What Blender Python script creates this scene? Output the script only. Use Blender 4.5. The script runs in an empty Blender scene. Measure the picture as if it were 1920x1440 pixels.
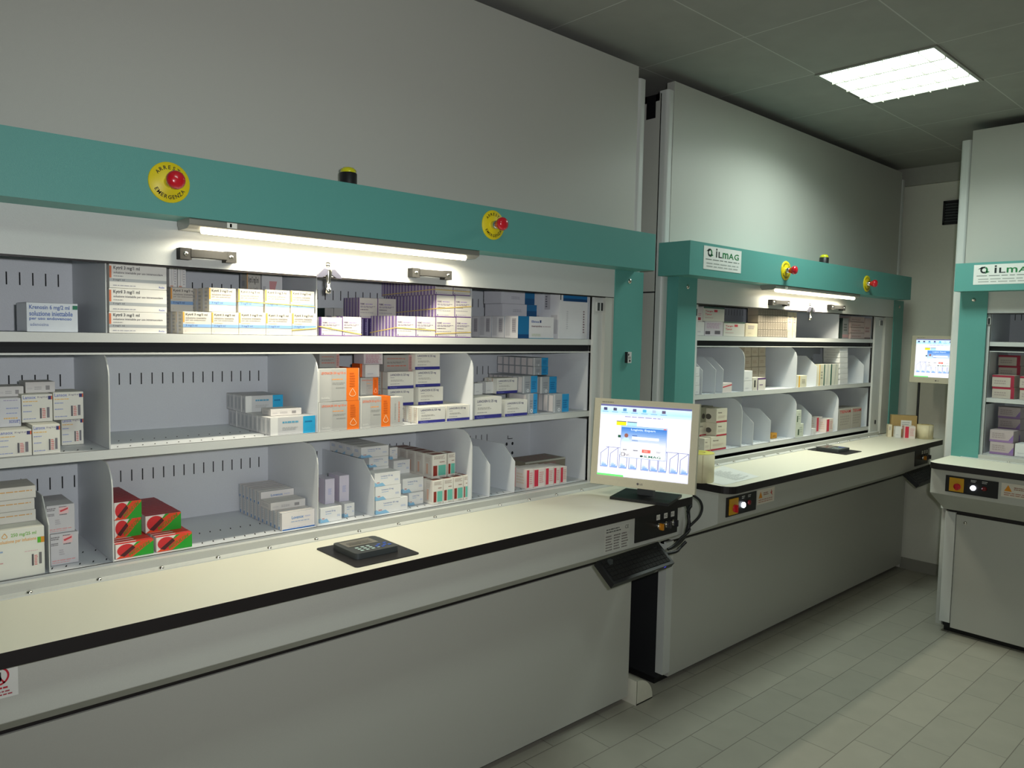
import bpy, math, random
from mathutils import Vector, Matrix, Euler
random.seed(7)
S = bpy.context.scene
COL = S.collection

# ------------------------------------------------------------------ materials
def lin(c):
    return tuple(((v/255)/12.92 if v/255 <= .04045 else ((v/255+.055)/1.055)**2.4) for v in c) + (1.0,)
MATS = {}
def mat(name, rgb, rough=.5, metal=0., var=.06, scale=40., emit=0., bump=0., alpha=1., coat=0., trans=0.):
    key = (name, rgb, rough, metal, emit, alpha)
    if key in MATS: return MATS[key]
    m = bpy.data.materials.new(name); m.use_nodes = True
    nt = m.node_tree; b = nt.nodes['Principled BSDF']
    b.inputs['Roughness'].default_value = rough; b.inputs['Metallic'].default_value = metal
    tc = nt.nodes.new('ShaderNodeTexCoord'); no = nt.nodes.new('ShaderNodeTexNoise')
    no.inputs['Scale'].default_value = scale; no.inputs['Detail'].default_value = 3
    nt.links.new(tc.outputs['Object'], no.inputs['Vector'])
    mx = nt.nodes.new('ShaderNodeMix'); mx.data_type = 'RGBA'
    c = lin(rgb)
    mx.inputs[6].default_value = tuple(v*(1-var) for v in c[:3])+(1,)
    mx.inputs[7].default_value = tuple(min(1, v*(1+var)) for v in c[:3])+(1,)
    nt.links.new(no.outputs['Fac'], mx.inputs[0])
    nt.links.new(mx.outputs[2], b.inputs['Base Color'])
    if emit:
        nt.links.new(mx.outputs[2], b.inputs['Emission Color']); b.inputs['Emission Strength'].default_value = emit
    if bump:
        bp = nt.nodes.new('ShaderNodeBump'); bp.inputs['Strength'].default_value = bump; bp.inputs['Distance'].default_value = .002
        nt.links.new(no.outputs['Fac'], bp.inputs['Height']); nt.links.new(bp.outputs['Normal'], b.inputs['Normal'])
    if alpha < 1: b.inputs['Alpha'].default_value = alpha
    if trans: b.inputs['Transmission Weight'].default_value = trans
    if coat: b.inputs['Coat Weight'].default_value = coat
    MATS[key] = m
    return m
def ink(rgb, rough=.55): return mat('print_ink', rgb, rough, var=.03)
def glow(rgb, e=1.): return mat('screen_pixels', rgb, .4, var=.01, emit=e)

GREY = mat('grey_powder_coat', (190,190,182), .42, scale=600, var=.05, bump=.15)
GREYL = mat('light_grey_paint', (206,208,204), .38, scale=500, var=.04, bump=.1)
TRAY = mat('tray_grey_paint', (212,216,220), .4, scale=700, var=.07, bump=.25)
TEAL = mat('teal_paint', (90,156,148), .45, scale=500, var=.06, bump=.15)
CREAM = mat('cream_laminate', (226,224,206), .45, scale=300, var=.02)
EDGE = mat('black_edge', (26,20,22), .45, scale=200)
BLACK = mat('black_plastic', (22,22,24), .45, scale=200)
DARKG = mat('dark_grey_plastic', (62,66,66), .5, scale=200)
CHROME = mat('bright_metal', (215,212,205), .2, 1., scale=80)
ALU = mat('brushed_aluminium', (170,168,160), .38, .7, scale=200)
VOID = mat('dark_interior_and_shade', (30,31,34), .8)
BEIGE = mat('beige_plastic', (200,194,170), .45, scale=300)
WHITEP = mat('white_plastic', (225,222,205), .5)
HAND = mat('matt_black_handle', (15,14,11), .85)
WING = mat('grey_cast_wing', (74,74,88), .5, .3)
YELLOW = mat('yellow_plastic', (226,206,20), .45)
REDP = mat('red_plastic', (200,24,40), .22, coat=.5)
TUBE = mat('lamp_tube', (255,240,205), .5, var=.005, emit=11.)
PANEL = mat('ceiling_lamp_glow', (232,255,244), .5, var=.005, emit=5.)
FILM = mat('clear_film', (235,238,240), .12, alpha=.22, bump=.6, scale=30)
RUBBER = mat('rubber_band', (214,186,96), .5)
CARD = mat('cardboard', (168,142,92), .8, var=.1)

# ------------------------------------------------------------------ mesh builder
TXT = {}
def text2d(s, bold=False):
    k = (s, bold)
    if k not in TXT:
        cu = bpy.data.curves.new('lettering', 'FONT'); cu.body = s; cu.resolution_u = 2
        if bold: cu.offset = .018
        o = bpy.data.objects.new('lettering', cu)
        COL.objects.link(o)
        me = o.to_mesh(depsgraph=bpy.context.evaluated_depsgraph_get(), preserve_all_data_layers=False)
        vs = [(v.co.x, v.co.y) for v in me.vertices]; fs = [tuple(p.vertices) for p in me.polygons]
        o.to_mesh_clear(); bpy.data.objects.remove(o); bpy.data.curves.remove(cu)
        x0 = min(v[0] for v in vs); x1 = max(v[0] for v in vs); y0 = min(v[1] for v in vs); y1 = max(v[1] for v in vs)
        TXT[k] = ([((x-x0)/(x1-x0), (y-y0)/(y1-y0)) for x, y in vs], fs, (x1-x0)/(y1-y0))
    return TXT[k]
class MB:
    def __init__(s): s.v = []; s.f = []; s.m = []; s.mats = []; s.sm = []
    def mi(s, m):
        if m not in s.mats: s.mats.append(m)
        return s.mats.index(m)
    def add(s, vs, fs, m, smooth=False):
        b = len(s.v); s.v += [tuple(v) for v in vs]; k = s.mi(m)
        for f in fs: s.f.append(tuple(b+i for i in f)); s.m.append(k); s.sm.append(smooth)
    def box(s, a, b, m, top=None, front=None, left=None, rot=None, skip=''):
        x0, y0, z0 = a; x1, y1, z1 = b
        vs = [(x0,y0,z0),(x1,y0,z0),(x1,y1,z0),(x0,y1,z0),(x0,y0,z1),(x1,y0,z1),(x1,y1,z1),(x0,y1,z1)]
        if rot is not None: vs = [rot @ Vector(v) for v in vs]
        for n, f in (('b',(3,2,1,0)),('t',(4,5,6,7)),('f',(0,1,5,4)),('r',(1,2,6,5)),('k',(2,3,7,6)),('l',(3,0,4,7))):
            if n in skip: continue
            mm = {'t':top,'f':front,'l':left}.get(n) or m
            s.add([vs[i] for i in f], [(0,1,2,3)], mm)
    def rbox(s, a, b, m, r, seg=3, axis='z', bot=None):
        """box with rounded vertical edges"""
        x0,y0,z0=a; x1,y1,z1=b
        pts=[]
        for cx,cy,a0 in ((x1-r,y1-r,0),(x0+r,y1-r,90),(x0+r,y0+r,180),(x1-r,y0+r,270)):
            for k in range(seg+1):
                t=math.radians(a0+90*k/seg); pts.append((cx+r*math.cos(t),cy+r*math.sin(t)))
        s.prism(pts,z0,z1,m)
    def prism(s, pts, z0, z1, m, fn=None, side=None):
        n=len(pts); fn=fn or (lambda x,y,z:(x,y,z))
        vs=[fn(x,y,z0) for x,y in pts]+[fn(x,y,z1) for x,y in pts]
        s.add(vs,[tuple(range(n,2*n)),tuple(reversed(range(n)))],m)
        s.add(vs,[(i,(i+1)%n,n+(i+1)%n,n+i) for i in range(n)],side or m)
    def lathe(s, prof, m, o=(0,0,0), ax='z', seg=24, ang=360., a0=0.):
        o=Vector(o); vs=[]; full=ang>=360; N=seg if full else seg+1
        for k in range(N):
            t=math.radians(a0+ang*k/seg); c,sn=math.cos(t),math.sin(t)
            for r,h in prof:
                p={'z':(r*c,r*sn,h),'y':(r*c,-h,r*sn),'x':(h,r*c,r*sn)}[ax]
                vs.append(o+Vector(p))
        P=len(prof); fs=[]
        for k in range(seg):
            a=k*P; b=((k+1)%N)*P
            for i in range(P-1): fs.append((a+i,b+i,b+i+1,a+i+1))
        s.add(vs,fs,m,True)
        if full:
            for i,rev in ((0,True),(P-1,False)):
                if prof[i][0]>1e-6:
                    ring=[vs[k*P+i] for k in range(N)]
                    s.add(ring,[tuple(range(N)) if not rev else tuple(reversed(range(N)))],m)
    def tube(s, pts, r, m, seg=8):
        pts=[Vector(p) for p in pts]; vs=[]
        if len(pts)>3:
            q=[]
            for i in range(len(pts)-1):
                a,b,c,d=pts[max(i-1,0)],pts[i],pts[i+1],pts[min(i+2,len(pts)-1)]
                for k in range(4):
                    t=k/4; q.append(.5*((2*b)+(c-a)*t+(2*a-5*b+4*c-d)*t*t+(3*b-a-3*c+d)*t**3))
            pts=q+[pts[-1]]
        for i,p in enumerate(pts):
            d=(pts[min(i+1,len(pts)-1)]-pts[max(i-1,0)]).normalized()
            u=d.cross(Vector((.13,.21,.97))).normalized(); w=d.cross(u)
            for k in range(seg):
                t=2*math.pi*k/seg; vs.append(p+u*(r*math.cos(t))+w*(r*math.sin(t)))
        fs=[(i*seg+k,i*seg+(k+1)%seg,(i+1)*seg+(k+1)%seg,(i+1)*seg+k) for i in range(len(pts)-1) for k in range(seg)]
        s.add(vs,fs,m,True); n=len(pts)-1
        s.add(vs[:seg],[tuple(reversed(range(seg)))],m); s.add(vs[n*seg:],[tuple(range(seg))],m)
    def text(s, st, F, u0, v0, u1, v1, m, bold=False, keep=False):
        """lettering filling the rectangle u0..u1, v0..v1 of the face mapping F(u,v)"""
        t,fs,asp=text2d(st,bold)
        if keep:
            w=(v1-v0)*asp*keep
            u1=min(u1,u0+w)
        s.add([F(u0+x*(u1-u0),v0+y*(v1-v0)) for x,y in t],fs,m)
    def build(s, name, parent=None, bevel=0., loc=None):
        me=bpy.data.meshes.new(name); me.from_pydata(s.v,[],s.f)
        for m in s.mats: me.materials.append(m)
        me.polygons.foreach_set('material_index',s.m); me.polygons.foreach_set('use_smooth',s.sm); me.update()
        o=bpy.data.objects.new(name,me); COL.objects.link(o)
        if parent: o.parent=parent
        if loc: o.location=loc
        if bevel:
            mod=o.modifiers.new('edge','BEVEL'); mod.width=bevel; mod.segments=2; mod.limit_method='ANGLE'; mod.angle_limit=math.radians(50)
        return o
def tag(o, label=None, cat=None, group=None, kind=None):
    if label: o['label']=label
    if cat: o['category']=cat
    if group: o['group']=group
    if kind: o['kind']=kind
    return o
def empty(name, loc, label, cat, rz=0., group=None):
    o=bpy.data.objects.new(name,None); COL.objects.link(o); o.empty_display_size=.1
    o.location=loc; o.rotation_euler=(0,0,rz); tag(o,label,cat,group); return o
def qb(name,a,b,m,parent=None,bevel=.0,**k):
    mb=MB(); mb.box(a,b,m,**k); return mb.build(name,parent,bevel)
def fr(y,e=0.):   # face looking towards the aisle at depth y
    return lambda u,v:(u,y-e,v)
def rect(mb,F,u0,v0,u1,v1,m): mb.add([F(u0,v0),F(u1,v0),F(u1,v1),F(u0,v1)],[(0,1,2,3)],m)
def disc(mb,F,cu,cv,ru,rv,m,n=20,a0=0.,a1=360.):
    pts=[(cu+ru*math.cos(math.radians(a0+(a1-a0)*k/n)),cv+rv*math.sin(math.radians(a0+(a1-a0)*k/n))) for k in range(n)]
    mb.add([F(*p) for p in pts],[tuple(range(n))],m)
def ring(mb,F,cu,cv,r0,r1,m,n=24,a0=0,a1=360,k=1.):
    vs=[]
    for i in range(n+1):
        t=math.radians(a0+(a1-a0)*i/n)
        for r in (r0,r1): vs.append(F(cu+r*k*math.cos(t),cv+r*math.sin(t)))
    mb.add(vs,[(2*i,2*i+1,2*i+3,2*i+2) for i in range(n)],m)
def bars(mb,F,u0,v0,u1,v1,n,m,fill=.45,seed=1,ragged=.25):
    """n lines of print too small to read"""
    rr=random.Random(seed); h=(v1-v0)/n
    for i in range(n):
        b=v1-(i+1)*h+h*(1-fill)/2; e=u1-(u1-u0)*ragged*rr.random(); u=u0
        while u<e-.01*(u1-u0):
            w=min((u1-u0)*(.08+.14*rr.random()),e-u); rect(mb,F,u,b,u+w,b+h*fill,m); u+=w+(u1-u0)*.03

# ------------------------------------------------------------------ room
def tiles(name, c1, c2, mortar, bw, rh, ms, off, rough, loc=(0,0,0), bumpd=0.):
    m=bpy.data.materials.new(name); m.use_nodes=True; nt=m.node_tree; b=nt.nodes['Principled BSDF']
    tc=nt.nodes.new('ShaderNodeTexCoord'); mp=nt.nodes.new('ShaderNodeMapping'); mp.inputs['Location'].default_value=loc
    br=nt.nodes.new('ShaderNodeTexBrick'); br.offset=off; br.squash=1.
    br.inputs['Color1'].default_value=lin(c1); br.inputs['Color2'].default_value=lin(c2); br.inputs['Mortar'].default_value=lin(mortar)
    br.inputs['Scale'].default_value=1.; br.inputs['Mortar Size'].default_value=ms; br.inputs['Mortar Smooth'].default_value=.3
    br.inputs['Brick Width'].default_value=bw; br.inputs['Row Height'].default_value=rh
    nt.links.new(tc.outputs['Object'],mp.inputs['Vector']); nt.links.new(mp.outputs['Vector'],br.inputs['Vector'])
    no=nt.nodes.new('ShaderNodeTexNoise'); no.inputs['Scale'].default_value=9; no.inputs['Detail'].default_value=5
    nt.links.new(tc.outputs['Object'],no.inputs['Vector'])
    mx=nt.nodes.new('ShaderNodeMix'); mx.data_type='RGBA'; mx.blend_type='MULTIPLY'; mx.inputs[0].default_value=.18
    nt.links.new(br.outputs['Color'],mx.inputs[6]); nt.links.new(no.outputs['Fac'],mx.inputs[7])
    nt.links.new(mx.outputs[2],b.inputs['Base Color']); b.inputs['Roughness'].default_value=rough
    if bumpd:
        bp=nt.nodes.new('ShaderNodeBump'); bp.invert=True; bp.inputs['Strength'].default_value=.5; bp.inputs['Distance'].default_value=bumpd
        nt.links.new(br.outputs['Fac'],bp.inputs['Height']); nt.links.new(bp.outputs['Normal'],b.inputs['Normal'])
    return m
FLOORM=tiles('floor_tiles',(182,178,163),(174,171,157),(136,132,120),.31,.1453,.0018,.5,.36,(.02,.0,0),.002)
CEILM=tiles('ceiling_tiles',(162,162,154),(157,157,150),(196,196,190),.572,.487,.003,.0,.85,(.213,.003,0),.002)
WALLM=mat('painted_wall',(222,221,206),.7,scale=60,var=.03)
XW,YR,XL,YF,ZC=5.43,1.42,-2.2,-3.7,2.70
for nm,a,b,m in (('floor',(XL,YF,-.1),(XW,YR,0),FLOORM),('ceiling',(XL,YF,ZC),(XW,YR,ZC+.1),CEILM),
    ('wall_right',(XW,YF,-.1),(XW+.12,YR,ZC+.1),WALLM),('wall_back',(XL,YR,-.1),(XW+.12,YR+.12,ZC+.1),WALLM),
    ('wall_left',(XL-.12,YF,-.1),(XL,YR+.12,ZC+.1),WALLM),('wall_front',(XL-.12,YF-.12,-.1),(XW+.12,YF,ZC+.1),WALLM)):
    tag(qb(nm,a,b,m),kind='structure')
tag(qb('baseboard_right',(XW-.012,-.26,0),(XW,.33,.075),mat('grey_skirting',(150,148,136),.5),bevel=.002),kind='structure')
tag(qb('trim_1',(XW-.03,-.3,2.585),(XW,1.3,ZC),mat('cornice_paint',(170,170,158),.7)),kind='structure')

# ------------------------------------------------------------------ the carousel cabinets
def machine(root,P):
    """parts of one storage carousel in its own frame: x along the front, y into the machine"""
    fl,frt=P['fascia']; cl,cr=P['casing']; bl,br_=P['base']
    # --- casing
    mb=MB(); mb.box((cl+.05,.40,1.90),(cr-.05,.44,2.655),GREY)
    o=mb.build('upper_panel',root,.004)
    for nm,x0,x1 in (('side_panel',cl,cl+.03),('side_panel',cr-.03,cr)):
        mb=MB(); mb.box((x0,.43,.0),(x1,1.33,2.60),GREY)
        u=x0-.001 if x0==cl else x1+.001
        mb.box((min(u,x0),.43,1.742),(max(u,x1),1.33,1.748),VOID)
        mb.box((min(u,x0),.46,2.50),(max(u,x1),.51,2.60),BLACK)
        mb.build(nm,root)
    for x0,x1 in ((cl,cl+.048),(cr-.048,cr)):
        mb=MB(); mb.rbox((x0,.395,.65),(x1,.45,2.61),GREYL,.015,4); mb.build('corner_post',root)
    qb('top_panel',(cl,.44,2.57),(cr,1.33,2.60),GREY,root); qb('back_panel',(cl,1.30,0),(cr,1.33,2.60),GREY,root)
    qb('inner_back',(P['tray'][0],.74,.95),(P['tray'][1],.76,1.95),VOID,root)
    # --- teal portal
    mb=MB(); mb.box((fl,.24,1.812),(frt,.40,1.954),TEAL); mb.build('fascia',root,.008)
    for x0,x1 in (P['post_l'],P['post_r']):
        mb=MB(); mb.box((x0,.34,.95),(x1,.425,1.812),TEAL); o=mb.build('portal_post',root,.004)
        mb=MB(); mb.lathe([(.0001,.006),(.006,.005),(.011,.001),(.011,0)],CHROME,((x0+x1)/2+(.0),.3395,1.772),'y',12); mb.build('cap_bolt',o)
    # --- sliding shutter
    x0,x1=P['post_l'][1],P['post_r'][0]
    mb=MB(); mb.box((x0,.345,1.703),(x1,.357,1.812),GREYL); mb.box((x0,.347,1.6985),(x1,.357,1.703),EDGE)
    sash=mb.build('shutter_panel',root)
    for hx0,hx1 in P['handles']:
        mb=MB(); z=1.733
        for cx in (hx0,hx1): mb.box((cx-.014,.318,z-.014),(cx+.014,.345,z+.014),HAND)
        n=9
        pts=[(hx0+.012+(hx1-hx0-.024)*k/n, .316-.006*math.sin(math.pi*k/n)) for k in range(n+1)]
        vs=[]
        for x,y in pts: vs+= [(x,y,z-.009),(x,y,z+.012),(x,y+.012,z+.012),(x,y+.012,z-.009)]
        mb.add(vs,[(4*i+j,4*i+(j+1)%4,4*i+4+(j+1)%4,4*i+4+j) for i in range(n) for j in range(4)],HAND)
        for cx in (hx0,hx1): mb.lathe([(.0001,.002),(.005,.002),(.006,0)],CHROME,(cx,.3175,z),'y',10)
        mb.build('handle',sash,.002)
    lx=P['latch']; mb=MB()
    mb.lathe([(.0001,.016),(.007,.014),(.009,.006),(.006,0)],CHROME,(lx,.343,1.736),'y',14)
    mb.lathe([(.010,0),(.011,-.01),(.006,-.03),(.0045,-.05),(.008,-.052),(.008,-.066),(.0001,-.068)],CHROME,(lx,.330,1.722),'z',14)
    for sgn in (-1,1):
        mb.prism([(lx+sgn*.004,1.722),(lx+sgn*.016,1.724),(lx+sgn*.036,1.706),(lx+sgn*.038,1.698),(lx+sgn*.022,1.699),(lx+sgn*.006,1.708)][::sgn],.322,.330,WING,fn=lambda x,z,y:(x,y,z))
    mb.build('wing_latch',sash)
    # --- work lamp
    a,b=P['lamp']; mb=MB()
    prof=[(.245,1.812),(.245,1.795),(.262,1.788),(.318,1.788),(.328,1.800),(.328,1.812)]
    mb.prism(prof,a,b,ALU,fn=lambda y,z,x:(x,y,z))
    F=fr(.245,.0006); rect(mb,F,a+.09,1.797,a+.115,1.810,ink((236,236,225))); rect(mb,F,a+.097,1.799,a+.102,1.808,ink((180,170,130)))
    lamp=mb.build('lamp_housing',root,.003)
    mb=MB(); mb.tube([(a+.035,.262,1.787),(b-.045,.262,1.787)],.009,TUBE if P.get('lit',1) else WHITEP,12); mb.build('lamp_tube',lamp)
    # --- emergency stops and beacon
    for ex,ez in P['stops']:
        mb=MB(); mb.lathe([(.0001,.0035),(.0455,.0035),(.0465,.002),(.0465,0)],YELLOW,(ex,.24,ez),'y',36)
        F0=fr(.24,.0042); INKD=ink((40,34,10))
        for word,ra,top in (('ARRESTO',.034,True),('EMERGENZA',.034,False)):
            n=len(word); step=17 if n==7 else 14.5
            for i,ch in enumerate(word):
                t=math.radians((90-(i-(n-1)/2)*step) if top else (270+(i-(n-1)/2)*step)); rot=t-math.pi/2 if top else t+math.pi/2
                cx,cz=ex+ra*math.cos(t),ez+ra*math.sin(t)
                vs2,fs2,asp=text2d(ch,True); hh=.0088; ww=min(hh*asp,.008)
                def G(x,y): 
                    dx,dy=(x-.5)*ww,(y-.5)*hh
                    return F0(cx+dx*math.cos(rot)-dy*math.sin(rot),cz+dx*math.sin(rot)+dy*math.cos(rot))
                mb.add([G(x,y) for x,y in vs2],fs2,INKD)
        st=mb.build('emergency_stop',root)
        mb=MB(); mb.lathe([(.013,0),(.013,.016),(.011,.018)],CHROME,(ex,.2365,ez),'y',20)
        mb.build('stop_collar',st)
        mb=MB(); mb.lathe([(.010,.0),(.012,.008),(.020,.022),(.021,.030),(.018,.037),(.010,.041),(.0001,.042)],REDP,(ex,.222,ez),'y',24)
        mb.build('stop_button',st)
    bx=P['beacon']; mb=MB(); mb.lathe([(.024,1.94),(.024,1.985),(.022,1.987),(.0001,1.987)],BLACK,(bx,.27,0),'z',20)
    o=mb.build('beacon_base',root)
    mb=MB(); mb.lathe([(.022,1.987),(.022,1.994),(.015,2.001),(.0001,2.003)],mat('beacon_lens',(200,200,20),.2,coat=.6),(bx,.27,0),'z',20); mb.build('beacon_lens',o)
    # --- jambs
    for x0,x1,sx in ((P['post_l'][1],P['tray'][0],1),(P['tray'][1],P['post_r'][0],-1)):
        mb=MB(); xm=x0+(x1-x0)*(.5 if sx<0 else .5)
        mb.box((x0,.36,.955),(x1,.372,1.80),GREYL)
        if sx<0: mb.box((xm,.345,.955),(x1,.36,1.70),GREY)
        jm=mb.build('side_jamb',root)
        mb=MB(); xs=x0+(x1-x0)*.32
        mb.box((xs-.022,.352,1.645),(xs+.012,.3598,1.680),GREYL); mb.box((xs-.021,.3505,1.647),(xs-.009,.352,1.678),DARKG); mb.box((xs+.0,.3505,1.647),(xs+.009,.352,1.678),BLACK)
        mb.box((xs-.012,.354,1.02),(xs-.004,.3598,1.045),BLACK)
        mb.build('light_barrier',jm)
    # --- trays
    t0,t1=P['tray']
    for lv in (1,2,3):
        z=P['z'][lv]; top={1:1.80,2:P['z'][1]-.045,3:P['z'][2]-.035}[lv]
        mb=MB(); zb=z-.018
        mb.box((t0,.37,zb),(t1,.71,z),TRAY,front=GREYL); mb.box((t0,.3695,z-.022),(t1,.376,z),GREYL)
        mb.box((t0,.705,z),(t1,.71,top),TRAY); mb.box((t0-.004,.39,z),(t0,.71,top),TRAY)
        mb.box((t1,.385,z),(t1+.004,.71,top),TRAY)
        if lv==1:
            mb.box((t0,.385,z-.046),(t1,.70,z-.018),VOID); mb.box((t0,.374,z-.0515),(t1,.70,z-.047),GREYL)  # dark bar drawn in for the shadow gap below the top tray
        sl=z+(.118 if lv==1 else .132)
        x=t0+.022; skips=P['divs'].get(lv,[])
        while x<t1-.24:
            if all(abs(x-d)>.006 for d in skips):
                rect(mb,fr(.705,.0006),x-.0016,sl,x+.0016,sl+.033,VOID)
                if lv==3 or lv==2:
                    for yy in (.40,.50): mb.add([(x-.0015,yy,z+.0004),(x+.0015,yy,z+.0004),(x+.006,yy+.014,z+.0004),(x+.003,yy+.014,z+.0004)],[(0,1,2,3)],VOID)
            x+=.0292
        if lv>1:
            for dx,dz in ((-.115,.115),(-.082,.115),(-.115,.075),(-.082,.075)): disc(mb,fr(.705,.0008),t1-.02+dx,z+dz,.006,.007,VOID,10)
            rect(mb,fr(.705,.0008),t1-.13,z+.135,t1-.102,z+.138,VOID); rect(mb,fr(.705,.0008),t1-.13,z+.135,t1-.127,z+.15,VOID)
        sh=mb.build('tray_shelf',root)
        for d in P['divs'].get(lv,[]):
            h=top-z-.004
            if lv==1: pts=[(.385,0),(.704,0),(.704,h),(.385,h)]
            else:
                pts=[(.372,0),(.704,0),(.704,h),(.425,h)]
                for k in range(1,7):
                    t=math.radians(90+90*k/6*.9); pts.append((.432+.060*math.cos(t),h-.065+.065*math.sin(t)))
                pts.append((.372,h-.08))
            mb=MB(); mb.prism(pts,d-.0015,d+.0015,TRAY,fn=lambda y,zz,x,z=z:(x,y,z+.0005+zz),side=GREYL); mb.build('tray_divider',sh)
        for d in P['small'].get(lv,[]):
            h=min(.17,top-z-.02); pts=[(.375,0),(.704,0),(.704,h),(.44,h),(.375,h*.66)]
            mb=MB(); mb.prism(pts,d-.0012,d+.0012,TRAY,fn=lambda y,zz,x,z=z:(x,y,z+.0005+zz),side=GREYL); mb.build('small_divider',sh)
    # --- worktop
    wl,wr=P['top']; r=.055; mb=MB()
    pts=[]
    for cx,cy,a0 in ((wr-r,.0+r,270),):
        pts+=[(cx+r*math.cos(math.radians(a0+90*k/8)),cy+r*math.sin(math.radians(a0+90*k/8))) for k in range(9)]
    pts+=[(wr,.42),(wl,.42)]
    pts+=[(wl+r+r*math.cos(math.radians(180+90*k/8)),r+r*math.sin(math.radians(180+90*k/8))) for k in range(9)]
    mb.prism(pts,.9195,.95,CREAM,side=EDGE)
    # dark underside lip
    top_=mb.build('worktop',root)
    mb=MB(); mb.box((t0-.09,.312,.9502),(t1+.09,.341,.953),GREYL); mb.box((t0-.09,.341,.9502),(t1+.09,.36,.972),GREY,top=GREYL); mb.build('back_ledge',root,.0015)
    x=P['screw0']
    while x<t1+.05:
        mb=MB(); mb.lathe([(.0065,0),(.006,.003),(.003,.0048),(.0001,.005)],CHROME,(x,.324,.953),'z',10); mb.build('screw',root); x+=.1405
    # --- apron and lower front
    mb=MB()
    mb.prism([(.064,.9195),(.064,.787),(.285,.672),(.36,.672),(.36,.9195)][::-1],bl,P['apron_r'],GREY,fn=lambda y,z,x:(x,y,z)); mb.build('apron',root,.002)
    mb=MB(); mb.box((bl,.31,.06),(bl+.05,.35,.655),GREYL); mb.box((bl+.052,.318,.035),(br_,.345,.645),GREY); mb.box((bl,.325,.645),(br_,.345,.672),EDGE)
    ap=mb.build('access_panel',root,.002)
    mb=MB(); mb.lathe([(.0001,.006),(.007,.006),(.009,0)],CHROME,(bl+.095,.318,.608),'y',14); mb.build('lock',ap)
    qb('gap_shade_block',(bl+.008,.345,.03),(br_-.005,1.2,.93),VOID,root)  # dark colour stands in for the worktop's shade in the gap between machines
    qb('plinth',(bl+.01,.36,0),(br_-.01,1.3,.06),BLACK,root)
    # --- control panels
    Fp=fr(.060,.0008)
    def cpanel(x0,x1,z0=.806,z1=.888):
        mb=MB(); mb.box((x0,.060,z0),(x1,.064,z1),BLACK); return mb
    if P.get('switch'):
        x0,x1=P['switch']; mb=cpanel(x0,x1); w=x1-x0
        bars(mb,Fp,x0+w*.49,.868,x0+w*.60,.882,2,ink((210,210,205)),seed=3); bars(mb,Fp,x0+w*.70,.868,x0+w*.81,.882,2,ink((210,210,205)),seed=4)
        cp=mb.build('switch_panel',root)
        mb=MB(); mb.box((x0+w*.08,.056,.812),(x0+w*.36,.060,.880),mat('yellow_plate',(214,160,30),.5)); mb.lathe([(.016,0),(.016,.006),(.0001,.007)],REDP,(x0+w*.24,.056,.838),'y',20)
        mb.box((x0+w*.24-.004,.040,.822),(x0+w*.24+.004,.050,.854),REDP); mb.build('main_switch',cp)
        mb=MB(); mb.lathe([(.012,0),(.012,.006),(.008,.010),(.0001,.011)],mat('lit_button',(235,240,255),.3,emit=6.),(x0+w*.54,.060,.842),'y',20); mb.build('lit_button',cp)
        mb=MB(); mb.lathe([(.011,0),(.011,.006),(.0001,.008)],mat('dark_red_button',(120,20,28),.3),(x0+w*.75,.060,.846),'y',20); mb.build('stop_switch',cp)
        # warning label next to it
        a=x1+.012; mb=MB(); rect(mb,fr(.064,.001),a,.822,a+.15,.888,ink((228,220,205)))
        F=fr(.064,.0016)
        mb.add([F(a+.012,.850),F(a+.044,.850),F(a+.028,.880)],[(0,1,2)],ink((232,150,30)))
        mb.add([F(a+.118,.880),F(a+.130,.866),F(a+.124,.866),F(a+.132,.850),F(a+.112,.866),F(a+.120,.868)],[(0,1,2,3,4,5)],ink((205,60,50)))
        bars(mb,F,a+.052,.858,a+.104,.874,2,ink((150,90,60)),seed=2); bars(mb,F,a+.012,.828,a+.138,.846,2,ink((190,140,120)),seed=8)
        mb.build('warning_label',root)
    if P.get('knobs'):
        x0,x1=P['knobs']; mb=cpanel(x0,x1,.803,.908); w=x1-x0
        cp=mb.build('selector_panel',root)
        for k,(u,c) in enumerate(((.52,(200,130,30)),(.70,(60,58,60)),(.87,(40,40,44)))):
            cx=x0+w*u; mb=MB(); mb.lathe([(.012,0),(.013,.004),(.012,.010),(.010,.012)],CHROME,(cx,.060,.846),'y',16)
            mb.box((cx-.004,.034,.834),(cx+.004,.050,.858),mat('selector_cap',c,.4)); mb.lathe([(.010,.0),(.010,.006),(.0001,.006)],mat('selector_cap',c,.4),(cx,.049,.846),'y',16)
            kb=mb.build('selector_knob',cp)
            mb=MB(); rect(mb,Fp,cx-.011,.868,cx+.011,.888,ink((228,226,215))); mb.text(['0 1','B2','F2'][k],fr(.060,.0014),cx-.007,.873,cx+.007,.883,ink((40,40,40)))
            mb.build('selector_plate',cp)
    if P.get('plate'):
        x0,x1=P['plate']; mb=MB(); rect(mb,fr(.064,.001),x0,.792,x1,.884,ink((196,196,186)))
        F=fr(.064,.0016); mb.text('CE',F,x1-.028,.866,x1-.008,.879,ink((60,60,60))); bars(mb,F,x0+.01,.862,x1-.05,.880,2,ink((90,90,88)),seed=9)
        for c in range(3): bars(mb,F,x0+.008+c*.043,.798,x0+.046+c*.043,.856,6,ink((120,112,108)),seed=c+20)
        mb.build('rating_plate',root)
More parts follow.
